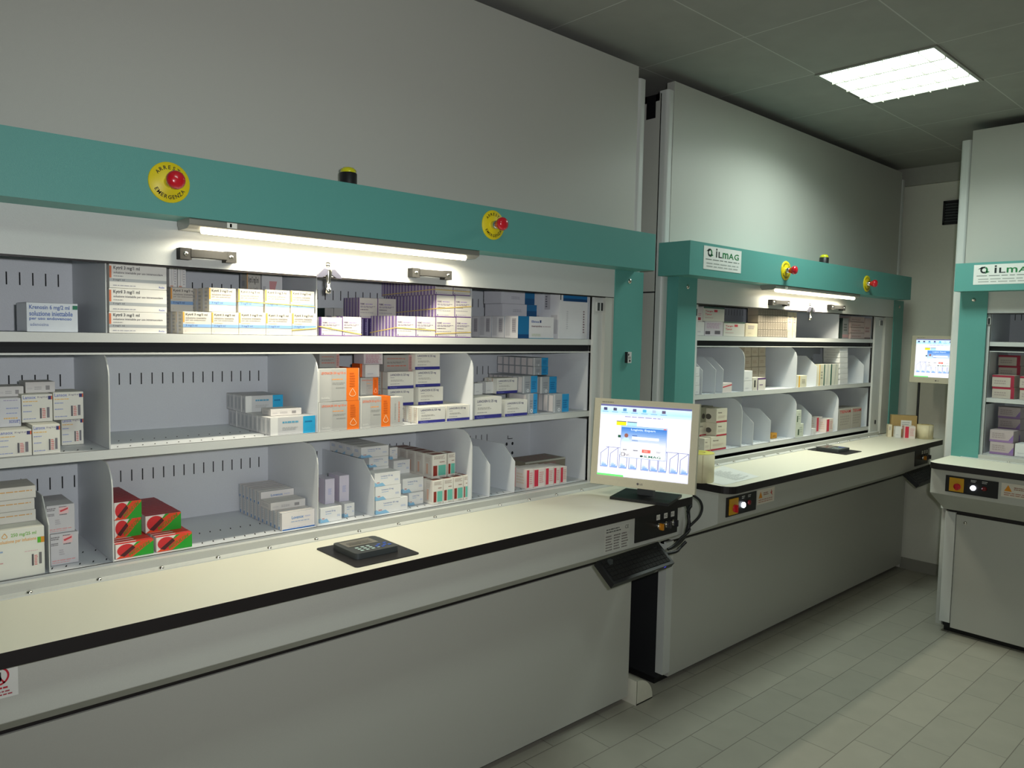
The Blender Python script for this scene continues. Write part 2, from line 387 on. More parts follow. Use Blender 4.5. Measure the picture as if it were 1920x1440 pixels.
    if P.get('nosign'):
        x0=P['nosign']; mb=MB(); rect(mb,fr(.064,.001),x0,.838,x0+.062,.905,ink((222,222,216))); F=fr(.064,.0016); c=x0+.030
        RED=ink((190,30,50)); ring(mb,F,c,.882,.0145,.018,RED)
        mb.add([F(c-.0115,.8955),F(c-.009,.8975),F(c+.0115,.8685),F(c+.009,.8665)],[(0,1,2,3)],RED)
        disc(mb,F,c,.877,.0055,.007,ink((30,30,32)),12)
        for k in range(4): rect(mb,F,c-.005+k*.0026,.881,c-.0032+k*.0026,.890,ink((30,30,32)))
        bars(mb,F,x0+.006,.856,x0+.052,.861,1,RED,.7,seed=5); bars(mb,F,x0+.006,.842,x0+.058,.854,2,ink((170,70,80)),seed=6); mb.build('no_touch_label',root)
    if P.get('sign') is not None:
        x0=P['sign']; w=.298; z0,z1=1.843,1.942; mb=MB(); mb.box((x0,.2385,z0),(x0+w,.24,z1),ink((226,228,222)))
        F=fr(.2385,.0005); GD=ink((16,34,32)); GG=ink((24,120,64)); c=x0+.046
        ring(mb,F,c,1.915,.009,.017,GD,16,70,300); ring(mb,F,c,1.915,.009,.017,GG,16,-50,65)
        mb.add([F(c-.028,1.919),F(c-.008,1.933),F(c-.006,1.922)],[(0,1,2)],GD); mb.add([F(c+.004,1.896),F(c+.026,1.905),F(c+.010,1.912)],[(0,1,2)],GG)
        rect(mb,F,x0+.092,1.898,x0+.101,1.925,GD); mb.add([F(x0+.092,1.928),F(x0+.101,1.928),F(x0+.101,1.936),F(x0+.092,1.936)],[(0,1,2,3)],GD)
        mb.text('L',F,x0+.112,1.898,x0+.140,1.924,GD,True); mb.text('m',F,x0+.144,1.898,x0+.190,1.923,GG,True); mb.text('A',F,x0+.193,1.898,x0+.234,1.924,GG,True); mb.text('G',F,x0+.238,1.898,x0+.276,1.924,GG,True)
        bars(mb,F,x0+.014,1.883,x0+.284,1.889,1,ink((120,128,122)),.6,seed=12,ragged=.02); bars(mb,F,x0+.022,1.850,x0+.280,1.876,2,ink((166,172,166)),.36,seed=13,ragged=.06)
        mb.build('maker_sign',root)
    # --- operator terminal let into the worktop
    kx,ky=P['keypad']; mb=MB(); mb.rbox((kx,ky,.950),(kx+.198,ky+.215,.9525),BLACK,.01,4); tm=mb.build('terminal_plate',root)
    mb=MB(); mb.rbox((kx+.032,ky+.052,.9525),(kx+.166,ky+.182,.968),DARKG,.012,4); tb=mb.build('terminal_body',tm,.004)
    mb=MB(); T=lambda u,v:(kx+u,ky+v,.9686)
    rect(mb,T,.046,.118,.140,.172,mat('display_bezel',(120,116,104),.3)); T=lambda u,v:(kx+u,ky+v,.969); rect(mb,T,.058,.130,.128,.152,mat('display_glass',(96,92,82),.15)); mb.build('terminal_display',tb)
    mb=MB(); PK=ink((176,200,196)); BK=ink((50,90,190)); T=lambda u,v:(kx+u,ky+v,.9688)
    for r_ in range(3):
        for c in range(3): rect(mb,T,.056+c*.017,.068+r_*.014,.066+c*.017,.076+r_*.014,PK)
    for u,v in ((.114,.084),(.126,.096),(.126,.072),(.138,.084),(.148,.100),(.150,.078)): rect(mb,T,u-.005,v-.004,u+.005,v+.004,BK)
    rect(mb,T,.108,.070,.116,.075,PK); mb.build('terminal_keys',tb)

near=empty('storage_carousel',(0,0,0),'large grey and teal storage carousel nearest the camera, loaded with purple and red cartons','storage machine')
machine(near,dict(fascia=(-.2,2.454),casing=(-.3,2.566),base=(-.2,2.468),post_l=(-.19,-.02),post_r=(2.336,2.513),tray=(.0-.045,2.235),
    handles=((.672,.785),(1.362,1.486)),latch=1.068,lamp=(.655,1.552),stops=((.608,1.886),(1.602,1.897)),beacon=1.095,
    z={1:1.534,2:1.253,3:.975},divs={1:[.508,1.061,1.637],2:[.508,1.059,1.640],3:[.512,1.060,1.641]},small={3:[.377,1.253,1.726,1.845]},
    top=(-.2,2.455),screw0=.046,apron_r=2.454,knobs=(2.153,2.41),plate=(1.985,2.125),nosign=.199,keypad=(.986,.032)))
# service switch on the near right-hand post
mb=MB(); mb.box((2.408,.325,1.441),(2.432,.34,1.486),GREYL,left=BLACK); disc(mb,fr(.325,.0006),2.413,1.475,.004,.005,BLACK,10); disc(mb,fr(.325,.0006),2.421,1.450,.005,.005,BLACK,10); rect(mb,fr(.325,.0006),2.411,1.458,2.427,1.467,ink((150,150,145)))
mb.build('key_switch',near,.001)
X2=2.697
mid=empty('storage_carousel',(X2,0,0),'grey storage carousel with teal portal standing between the near one and the far wall','storage machine',group=None)
L2=lambda *a:tuple(round(v-X2,4) for v in a)
machine(mid,dict(fascia=L2(2.69,5.10),casing=L2(2.715,5.33),base=L2(2.697,5.40),post_l=L2(2.757,2.90),post_r=L2(5.116,5.265),tray=L2(2.944,4.885),
    handles=(L2(3.545,3.690),L2(4.195,4.340)),latch=3.957-X2,lamp=L2(3.42,4.37),stops=((.80,1.884),(1.74,1.875)),beacon=3.96-X2,
    z={1:1.558,2:1.285,3:1.008},divs={1:L2(3.911,4.428),2:L2(3.38,3.915),3:L2(3.377,3.933,4.448)},small={2:L2(3.019,3.13,3.195,4.157,4.783),3:L2(3.494,3.666,4.123)},
    top=L2(2.68,5.13),screw0=.12,apron_r=2.37,switch=(.058,.294),knobs=(2.12,2.33),sign=.093,keypad=(1.25,.095)))
side=empty('storage_carousel',(4.08,-.2528,0),'grey storage carousel with teal portal at the right, turned to face the near one','storage machine',rz=-math.pi/2)
machine(side,dict(fascia=(0,2.4),casing=(-.055,2.45),base=(.0,2.4),post_l=(-.0,.128),post_r=(2.27,2.41),tray=(.14,2.19),
    handles=((.85,.99),(1.5,1.64)),latch=1.26,lamp=(.72,1.68),stops=((.80,1.884),(1.74,1.875)),beacon=1.26,
    z={1:1.557,2:1.268,3:.979},divs={1:[.75,1.3,1.8],2:[.75,1.3,1.8],3:[.75,1.3,1.8]},small={},lit=0,
    top=(-.0,2.41),screw0=.27,apron_r=2.4,switch=(.07,.30),knobs=(2.12,2.33),sign=.086,keypad=(1.25,.095)))

# ------------------------------------------------------------------ cartons
W_=(232,230,222); G_=(176,176,172)
NAVY=(52,52,138); BLUE=(70,110,190); PUR=(104,56,138); ORG=(236,112,30)
ART={
'venous':((214,220,226),[('t',.05,.74,.84,.93,(70,96,160),'Krenosin 6 mg/2 ml'),('t',.05,.55,.90,.72,(80,106,170),'soluzione iniettabile'),('t',.05,.38,.88,.52,(80,106,170),'per uso endovenoso'),('t',.06,.2,.42,.31,(140,150,180),'adenosina'),('r',.9,.8,1,.94,(20,110,80))],[],[]),
'plain':((206,210,214),[],[('b',.1,.3,.9,.7,3,G_)],[]),
'granbig':(W_,[('r',0,.42,.035,.92,(220,120,80)),('t',.07,.74,.52,.93,(60,56,60),'Kytril 3 mg/1 ml'),('t',.07,.58,.93,.70,(110,106,108),'soluzione iniettabile per uso intramuscolare'),('b',.07,.46,.28,.54,1,(170,168,165)),('r',0,.27,1,.40,(170,174,176)),('t',.06,.29,.26,.38,(90,90,95),'3 mg/1 ml'),('b',.06,.08,.45,.14,1,(160,160,170)),('t',.86,.07,.96,.15,(80,100,180),'Roche')],[('b',.1,.2,.9,.8,4,G_)],[]),
'gransmall':((204,200,190),[('r',.0,.52,.055,.98,(226,158,70)),('t',.1,.80,.86,.93,(48,44,44),'Kytril 3 mg/3 ml'),('t',.1,.68,.82,.77,(130,124,120),'soluzione iniettabile'),('t',.1,.58,.80,.66,(130,124,120),'per uso endovenoso'),('b',.1,.48,.44,.54,1,(190,180,165)),('r',0,.30,1,.44,(128,166,210)),('t',.09,.32,.50,.42,(84,96,140),'3 mg/3 ml'),('r',.08,.08,.10,.16,(190,180,170))],[('b',.2,.1,.8,.9,5,(170,172,178)),('r',0,0,.3,1,(206,208,214))],[]),
'sidelines':((222,222,220),[('r',.30,.04,.34,.96,(150,150,155)),('r',.55,.3,.58,.9,(170,150,150)),('r',.12,.02,.5,.07,(210,150,120)),('b',.65,.1,.9,.9,7,(180,180,184))],[],[]),
'redstamp':((226,226,226),[('p',[(.36,.86),(.74,.86),(.60,.66),(.38,.66)],(222,160,160)),('b',.36,.55,.76,.64,1,(120,110,110)),('b',.05,.1,.2,.8,6,(190,190,195))],[],[]),
'purple':((212,208,200),[('r',0,0,.03,1,PUR),('t',.08,.66,.32,.75,(84,60,110),'FARMO'),('b',.36,.66,.82,.74,1,(160,140,190)),('b',.08,.52,.92,.62,2,(140,130,150)),('b',.08,.40,.6,.47,1,(110,100,110)),('b',.08,.26,.8,.32,1,(170,165,175)),('p',[(.07,.06),(.13,.06),(.10,.15)],(80,70,120)),('b',.18,.07,.7,.12,1,(180,175,190)),('r',0,0,1,.035,PUR)],[('r',0,0,.30,1,(116,92,160)),('r',.62,0,.78,1,(120,84,150)),('b',.36,.2,.56,.8,6,(196,192,206)),('r',.86,0,1,1,(96,66,136))],[('r',0,.0,1,.25,PUR)]),
'spine':((86,72,124),[('r',0,0,.3,1,(52,42,84)),('r',.7,0,.85,1,(180,176,200)),('b',.38,.2,.62,.8,5,(150,140,180))],[],[]),  # purple cartons in darker tones, shade of the set-back row included
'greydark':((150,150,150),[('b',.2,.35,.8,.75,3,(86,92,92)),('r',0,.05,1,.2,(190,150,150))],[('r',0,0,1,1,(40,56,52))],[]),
'bluepanel':((226,224,224),[('r',0,0,.30,1,(20,110,160)),('r',0,0,.30,.18,(10,70,120)),('r',.3,0,1,.02,(40,150,190)),('t',.37,.72,.58,.82,(60,90,160),'Ebixa'),('p',[(.60,.72),(.64,.72),(.64,.84),(.60,.84)],(40,60,110)),('t',.37,.52,.66,.61,(120,90,100),'memantina'),('b',.68,.52,.92,.58,1,(170,150,160)),('b',.38,.10,.68,.22,2,(190,200,170))],[('r',.08,.1,.42,.95,(206,204,206)),('r',.56,.25,.86,.9,(184,180,184)),('b',.58,.3,.84,.85,6,(150,146,152))],[]),
'blueend':((212,212,218),[('r',.70,0,1,1,(20,84,132)),('r',.70,.5,1,1,(30,110,160)),('b',.3,.35,.58,.6,2,(180,180,190))],[],[]),
'bluetop':((224,224,226),[('r',.12,.80,.98,1,(28,110,170)),('r',.12,.80,.98,.86,(20,70,120)),('b',.84,.12,.90,.62,9,(120,90,100)),('b',.25,.2,.31,.6,9,(196,196,200)),('r',.02,.82,.05,.98,(60,60,70))],[('r',.2,.62,.5,.95,(190,188,192)),('b',.24,.66,.34,.92,5,(80,80,92)),('r',.55,.1,.9,.5,(200,198,200))],[]),
'lines':((228,226,214),[('t',.04,.84,.46,.96,(120,130,190),'Lansox'),('t',.50,.85,.84,.93,(130,120,140),'30 mg/10 ml'),('r',.86,.80,.96,.93,(50,50,110)),('r',.96,.80,1,.93,(230,110,60)),('b',.04,.72,.6,.78,1,(232,190,110)),('b',.04,.58,.34,.64,1,(150,160,205)),('b',.04,.36,.34,.42,1,(150,160,205)),('r',.58,.12,.64,.50,(90,88,92)),('b',.66,.12,.78,.5,6,(214,110,110)),('r',.81,.14,.90,.52,(120,118,124)),('b',.04,.1,.5,.15,1,(150,160,205))],[],[]),
'linesflip':((220,220,222),[('t',.96,.24,.5,.08,(110,120,180),'Lansox'),('b',.3,.26,.95,.34,1,(232,190,110)),('b',.4,.45,.95,.5,1,(150,160,205)),('b',.4,.62,.95,.68,1,(150,160,205)),('b',.3,.9,.9,.95,1,(170,160,190)),('r',.02,.5,.08,.86,(200,110,120))],[],[]),
'flat':((214,210,206),[('b',.3,.25,.58,.6,2,(180,176,176)),('r',.68,.25,.82,.65,(150,146,146)),('b',.05,.3,.25,.5,2,(196,192,192))],[('b',.2,.3,.8,.7,2,(190,190,190))],[]),
'cyan':((200,200,200),[('r',.72,0,1,1,(40,166,214)),('r',0,0,.16,1,(226,226,222)),('b',.26,.62,.66,.80,1,(90,160,190)),('b',.76,.6,.96,.75,1,(20,110,160)),('b',.26,.25,.6,.45,2,(178,178,176))],[('r',.2,.12,.8,.88,(184,186,188)),('r',.42,.2,.58,.8,(160,164,168))],[('r',0,0,1,.12,(190,190,188))]),
'orange':((184,184,180),[('r',.68,0,.985,1,(238,118,30)),('r',0,0,.03,1,(216,214,206)),('r',.32,.02,.68,.98,(176,176,172)),('t',.07,.80,.66,.90,(232,110,50),'LEVOXACIN 500 mg/100 ml'),('b',.33,.64,.64,.70,1,(236,160,90)),('b',.34,.50,.66,.58,2,(150,150,146)),('b',.42,.38,.66,.44,1,(150,150,146)),('t',.07,.08,.27,.15,(214,214,208),'GlaxoSmithKline'),('b',.76,.42,.90,.88,6,(206,96,24)),('o',.835,.24,.078,.12,(250,214,170))],[('b',.2,.3,.8,.7,4,(160,160,156))],[('r',.68,0,.985,1,(232,104,24))]),
'orangedark':((206,84,26),[('r',0,0,.1,1,(236,150,80))],[],[]),
'greyside':((182,182,178),[('b',.62,.12,.74,.84,12,(222,110,60)),('b',.30,.2,.42,.78,10,(150,150,146)),('r',0,0,.04,1,(206,204,198))],[],[]),
'greylabel':((164,162,158),[('t',.1,.72,.72,.82,(196,92,50),'LEVOXACIN 500 mg'),('b',.1,.48,.75,.60,2,(120,118,116)),('b',.1,.3,.8,.38,1,(206,90,60)),('r',.84,0,1,1,(196,160,156)),('b',.87,.1,.97,.9,9,(140,90,90))],[],[]),
'white':((224,224,222),[('b',.15,.2,.6,.35,1,(200,200,204)),('r',0,.0,1,.03,(190,190,190))],[('b',.2,.3,.8,.7,3,(200,200,200))],[]),
'pinklines':((206,198,202),[('b',.1,.1,.95,.9,8,(190,140,150)),('r',.96,0,1,1,(226,226,226))],[],[]),
'lanox':((230,228,218),[('t',.10,.72,.82,.88,(58,54,104),'LANOXIN 0,125 mg'),('b',.10,.63,.3,.67,1,(110,106,130)),('b',.12,.42,.62,.54,2,(184,180,172)),('b',.10,.26,.5,.31,1,(150,148,150)),('r',0,0,1,.17,NAVY),('t',.08,.04,.36,.12,(120,124,190),'GlaxoWellcome'),('r',0,.17,.02,1,(212,210,202))],[('r',.2,0,.36,1,(214,206,190)),('r',.62,0,.7,1,(206,180,160)),('b',.4,.15,.56,.85,6,(200,180,170))],[]),
'cyanbox':((168,172,176),[('r',.55,0,1,1,(40,150,206)),('r',0,0,.1,1,(206,206,206)),('b',.62,.2,.92,.7,4,(20,110,170)),('b',.18,.3,.48,.7,3,(140,144,150)),('o2',.36,.14,.08,.1,(226,230,232))],[('r',.12,.06,.88,.94,(216,210,208)),('r',0,0,.08,1,(150,150,152))],[]),
'infusion':((228,228,216),[('t',.34,.83,.84,.92,(120,180,70),'250 mg/25 ml'),('t',.1,.71,.84,.80,(226,170,90),'soluzione per infusione'),('o',.22,.88,.05,.05,(226,170,90)),('r',.86,.66,.93,.78,(90,180,40)),('r',.93,.66,1,.78,(220,150,40)),('b',.02,.54,.2,.6,1,(130,160,200)),('r',.74,.20,.78,.44,(84,82,84)),('b',.795,.2,.86,.42,7,(210,90,90)),('r',.885,.22,.94,.46,(110,108,110)),('b',.02,.32,.2,.36,1,(210,150,150)),('b',.6,.5,.9,.53,1,(220,190,190))],[],[]),
'flatorange':((224,220,210),[('b',.1,.55,.92,.7,1,(222,170,100)),('r',0,0,1,.04,(196,192,184))],[],[]),
'stamp':((200,198,200),[('b',.02,.80,.36,.92,2,(120,116,120)),('b',.02,.62,.30,.72,2,(120,116,120)),('p',[(.44,.92),(.80,.92),(.78,.68),(.44,.66)],(226,190,190)),('p',[(.46,.80),(.76,.88),(.76,.82),(.5,.74)],(210,70,80)),('b',.44,.90,.78,.95,1,(120,110,115)),('b',.46,.62,.78,.68,1,(110,105,110)),('b',.30,.3,.5,.5,3,(176,172,176)),('b',.05,.12,.95,.17,1,(216,150,150)),('b',.05,.06,.7,.10,1,(216,160,160))],[('r',0,0,1,1,(190,186,186))],[]),
'redgreen':((230,222,214),[('p',[(.55,1),(1,1),(1,0),(.14,0)],(34,160,40)),('p',[(.66,1),(.98,1),(1,.94),(.42,0),(.0,0)],(224,72,30)),('d',.27,.52,.24,.44,(206,40,44)),('p',[(.10,.20),(.44,.80),(.51,.62),(.22,.08)],(74,26,26)),('q',.24,.04,.98,.98,(120,120,20),'MERREM')],[('r',0,0,.5,1,(196,190,190))],[('r',0,0,1,1,(176,46,56)),('r',0,.0,1,.3,(150,40,48))]),
'redgreenw':((230,222,214),[('p',[(.55,1),(1,1),(1,0),(.14,0)],(34,160,40)),('p',[(.66,1),(.98,1),(1,.94),(.42,0),(.0,0)],(224,72,30)),('d',.27,.52,.24,.44,(206,40,44)),('p',[(.10,.20),(.44,.80),(.51,.62),(.22,.08)],(74,26,26)),('q',.24,.04,.98,.98,(120,120,20),'MERREM')],[('r',0,0,.5,1,(196,190,190))],[('r',0,0,1,.62,(206,46,48)),('r',.58,0,1,1,(216,50,36)),('r',.0,.62,.52,.94,(232,214,206))]),
'bluestrip':((230,224,220),[('t',.30,.58,.66,.76,(70,130,196),'Lovenox'),('b',.7,.6,.9,.72,1,(196,196,220)),('b',.28,.40,.86,.47,1,(150,170,206)),('b',.2,.10,.84,.14,1,(190,190,210)),('r',.02,0,1,.06,(44,108,186))],[('r',0,0,.3,1,(198,204,208)),('r',.40,0,.66,1,(214,216,214)),('r',.30,.02,.5,.2,(60,128,196)),('b',.36,.3,.6,.9,5,(186,190,192)),('r',.9,0,1,1,(150,156,160))],[('r',0,0,1,.2,(180,186,186))]),
'bluecorner':((228,228,226),[('p',[(0,0),(.42,0),(.30,.26),(.10,.18),(0,.34)],(140,190,222)),('t',.24,.66,.70,.80,(110,130,180),'Lovenox 25 mg'),('b',.24,.54,.52,.60,1,(120,160,210)),('b',.78,.3,.94,.46,2,(176,190,220)),('b',.08,.22,.2,.34,1,(180,110,120))],[('b',.2,.5,.7,.75,2,(170,186,216)),('p',[(.6,0),(1,0),(1,.3)],(160,200,226))],[]),
'lav':((206,200,216),[('b',.30,.36,.68,.62,5,(160,166,206)),('r',0,0,.04,1,(226,222,232))],[('r',.2,0,.5,.6,(170,120,140)),('r',.6,0,.9,1,(200,190,206))],[]),
'brownteal':((226,222,212),[('b',.12,.80,.9,.94,3,(176,160,150)),('r',.06,.10,.34,.54,(142,44,32)),('r',.42,.10,.94,.54,(104,190,172)),('b',.5,.64,.9,.70,1,(140,90,80)),('b',.5,.02,.9,.07,1,(150,150,140))],[('r',.1,.1,.9,.95,(206,200,192)),('b',.2,.66,.8,.86,3,(190,180,170)),('r',.30,.16,.5,.6,(212,170,150))],[('r',.1,.1,.9,.6,(130,70,60)),('r',.1,.7,.9,.95,(170,140,130))]),
'pink':((226,216,208),[('r',.08,.06,.42,.96,(206,44,70)),('b',.5,.2,.94,.84,6,(216,160,160)),('r',0,0,.05,1,(230,180,180))],[('r',0,0,.35,1,(226,150,150)),('b',.4,.2,.9,.8,4,(220,200,180))],[]),
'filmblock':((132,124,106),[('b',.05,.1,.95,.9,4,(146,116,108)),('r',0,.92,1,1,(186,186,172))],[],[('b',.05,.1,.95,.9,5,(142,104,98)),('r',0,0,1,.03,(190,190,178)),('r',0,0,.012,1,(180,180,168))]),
'codes':((206,200,206),[('r',.04,.1,.30,.32,(86,80,92)),('r',.55,.12,.86,.36,(96,90,100)),('b',.1,.5,.9,.9,4,(190,160,186))],[],[]),
'greentop':((214,214,204),[('r',0,.90,1,1,(60,96,80)),('t',.08,.62,.44,.76,(206,60,80),'Targin'),('r',.5,.66,.66,.82,(206,50,70)),('t',.08,.42,.40,.56,(216,90,100),'Tavor'),('b',.08,.2,.5,.28,1,(200,170,170))],[],[]),
'cream':((222,212,184),[('b',.2,.55,.8,.85,3,(150,140,150)),('b',.2,.2,.5,.3,1,(206,190,160))],[('b',.2,.3,.8,.7,3,(200,190,160))],[]),
'redmark':((216,208,206),[('r',.2,.1,.7,.3,(170,60,76)),('b',.2,.4,.8,.6,2,(196,150,160))],[],[]),
'tiny':((172,162,146),[('r',.0,.0,1,.06,(90,86,80)),('r',.92,0,1,1,(96,92,84)),('b',.2,.25,.75,.85,3,(146,136,124))],[],[]),
'pinkgrey':((186,166,160),[('b',.1,.3,.9,.6,2,(156,120,118)),('r',0,0,1,.08,(120,100,98))],[],[]),
'redline':((222,212,206),[('p',[(0,.5),(1,.72),(1,.86),(0,.62)],(206,70,80))],[],[]),
'crate':((188,176,156),[('b',.2,.3,.8,.6,2,(170,150,130)),('r',0,.92,1,1,(160,148,130)),('r',0,0,.04,1,(160,148,130))],[],[]),
'darkmark':((206,202,188),[('r',.3,.25,.6,.8,(40,38,36))],[],[]),
'purpletop':((222,216,206),[('r',0,.86,1,1,(90,56,110)),('b',.2,.35,.7,.5,1,(120,90,130))],[('r',0,0,1,1,(100,70,130))],[]),
'yellowedge':((218,214,190),[('r',0,0,.16,1,(226,176,50)),('b',.4,.3,.85,.7,3,(160,156,140))],[],[]),
'greenedge':((220,220,204),[('r',0,0,.18,1,(40,92,76)),('p',[(.5,.0),(.6,.0),(.8,1),(.6,1)],(196,200,190))],[],[]),
'redbase':((214,206,186),[('r',0,0,1,.12,(176,40,60)),('t',.15,.66,.5,.78,(90,70,70),'Norvasc'),('b',.15,.3,.8,.5,3,(200,186,170))],[('d',.5,.4,.18,.2,(90,84,76))],[]),
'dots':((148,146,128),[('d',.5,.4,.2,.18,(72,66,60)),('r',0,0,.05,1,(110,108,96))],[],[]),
'orangebox':((214,150,40),[('b',.2,.3,.8,.6,1,(150,96,20))],[],[]),
'greenmark':((210,216,200),[('r',.3,.15,.46,.6,(30,70,40)),('b',.5,.3,.9,.8,3,(180,190,176))],[],[]),
'redtop':((176,170,160),[('t',.06,.80,.94,.94,(206,64,66),'TIENAM'),('b',.1,.2,.9,.7,4,(160,154,146))],[],[]),
'redbands':((196,186,174),[('r',0,.82,1,1,(160,36,62)),('r',.84,0,1,1,(160,36,62)),('b',.1,.2,.7,.6,2,(170,156,150))],[],[]),
'lilac':((186,172,172),[('r',0,0,1,.18,(146,116,160)),('p',[(.8,.18),(1,.18),(1,.7)],(140,110,170)),('b',.1,.3,.7,.8,3,(160,146,146))],[],[]),
}
def decals(mb,items,F,w,h,seed):
    e=.00025
    for k,it in enumerate(items):
        G=lambda u,v,k=k:F(u,v,e+k*.00006)
        t=it[0]
        if t=='r': rect(mb,G,it[1]*w,it[2]*h,it[3]*w,it[4]*h,ink(it[5]))
        elif t=='p': mb.add([G(x*w,y*h) for x,y in it[1]],[tuple(range(len(it[1])))],ink(it[2]))
        elif t=='t': mb.text(it[6],G,it[1]*w,it[2]*h,it[3]*w,it[4]*h,ink(it[5]),True)
        elif t=='b': bars(mb,G,it[1]*w,it[2]*h,it[3]*w,it[4]*h,it[5],ink(it[6]),.55,seed+k)
        elif t=='d': disc(mb,G,it[1]*w,it[2]*h,it[3]*w,it[4]*h,ink(it[5]),20)
        elif t=='o':   # outlined drop
            cu,cv,ru,rv=it[1]*w,it[2]*h,it[3]*w,it[4]*h
            pts=[(cu,cv+rv*1.2)]+[(cu+ru*math.cos(math.radians(a)),cv-rv*.25+rv*.6*math.sin(math.radians(a))) for a in range(30,-211,-24)]
            for a,b in zip(pts,pts[1:]+pts[:1]):
                d=Vector((b[0]-a[0],b[1]-a[1],0)).normalized()*.0008; n=(-d.y,d.x)
                mb.add([G(a[0]-n[0],a[1]-n[1]),G(b[0]-n[0],b[1]-n[1]),G(b[0]+n[0],b[1]+n[1]),G(a[0]+n[0],a[1]+n[1])],[(0,1,2,3)],ink(it[5]))
        elif t=='o2': ring(mb,G,it[1]*w,it[2]*h,it[4]*h*.5,it[4]*h,ink(it[5]),12)
        elif t=='q':   # word running up the diagonal
            x0,y0,x1,y1=it[1]*w,it[2]*h,it[3]*w,it[4]*h; vs,fs,asp=text2d(it[6],True); dx,dy=x1-x0,y1-y0; hh=h*.30
            mb.add([G(x0+dx*(.14+.74*x)+(y-.5)*hh*-.2,y0+dy*(.14+.74*x)+(y-.5)*hh*.8) for x,y in vs],fs,ink(it[5]))
MESH={}
def carton_mesh(typ,w,d,h):
    k=(typ,round(w,3),round(d,3),round(h,3))
    if k in MESH: return MESH[k]
    base,f,l,t=ART[typ]; B=mat('carton_board',base,.5 if typ not in ('venous','lav','linesflip') else .2,var=.03); mb=MB()
    c=.0007
    # body with small chamfers so that edges catch the light
    x0,x1,y0,y1,z0,z1=0,w,0,d,0,h
    def ringz(z,i): return [(x0+i,y0+i,z),(x1-i,y0+i,z),(x1-i,y1-i,z),(x0+i,y1-i,z)]
    vs=ringz(z0,c)+ringz(z0+c,0)+ringz(z1-c,0)+ringz(z1,c)
    fs=[(3,2,1,0),(12,13,14,15)]+[(4*j+i,4*j+(i+1)%4,4*j+4+(i+1)%4,4*j+4+i) for j in range(3) for i in range(4)]
    mb.add(vs,fs,B)
    seed=abs(hash(typ))%97 if False else sum(map(ord,typ))%97
    decals(mb,f,lambda u,v,e:(u,-e,v),w,h,seed); decals(mb,l,lambda u,v,e:(-e,d-u,v),d,h,seed+5); decals(mb,t,lambda u,v,e:(u,v,h+e),w,d,seed+9)
    SH=ink(tuple(int(v*.72) for v in base))
    rect(mb,lambda u,v:(u,v,h+.0002),w*.03,d*.5-.0004,w*.97,d*.5+.0004,SH)       # tuck flap line on top
    rect(mb,lambda u,v:(-.0002,d-u,v),d*.04,h-.0022,d*.96,h-.0016,SH)
    o=mb.build('medicine_box'); me=o.data; bpy.data.objects.remove(o); MESH[k]=me
    return me
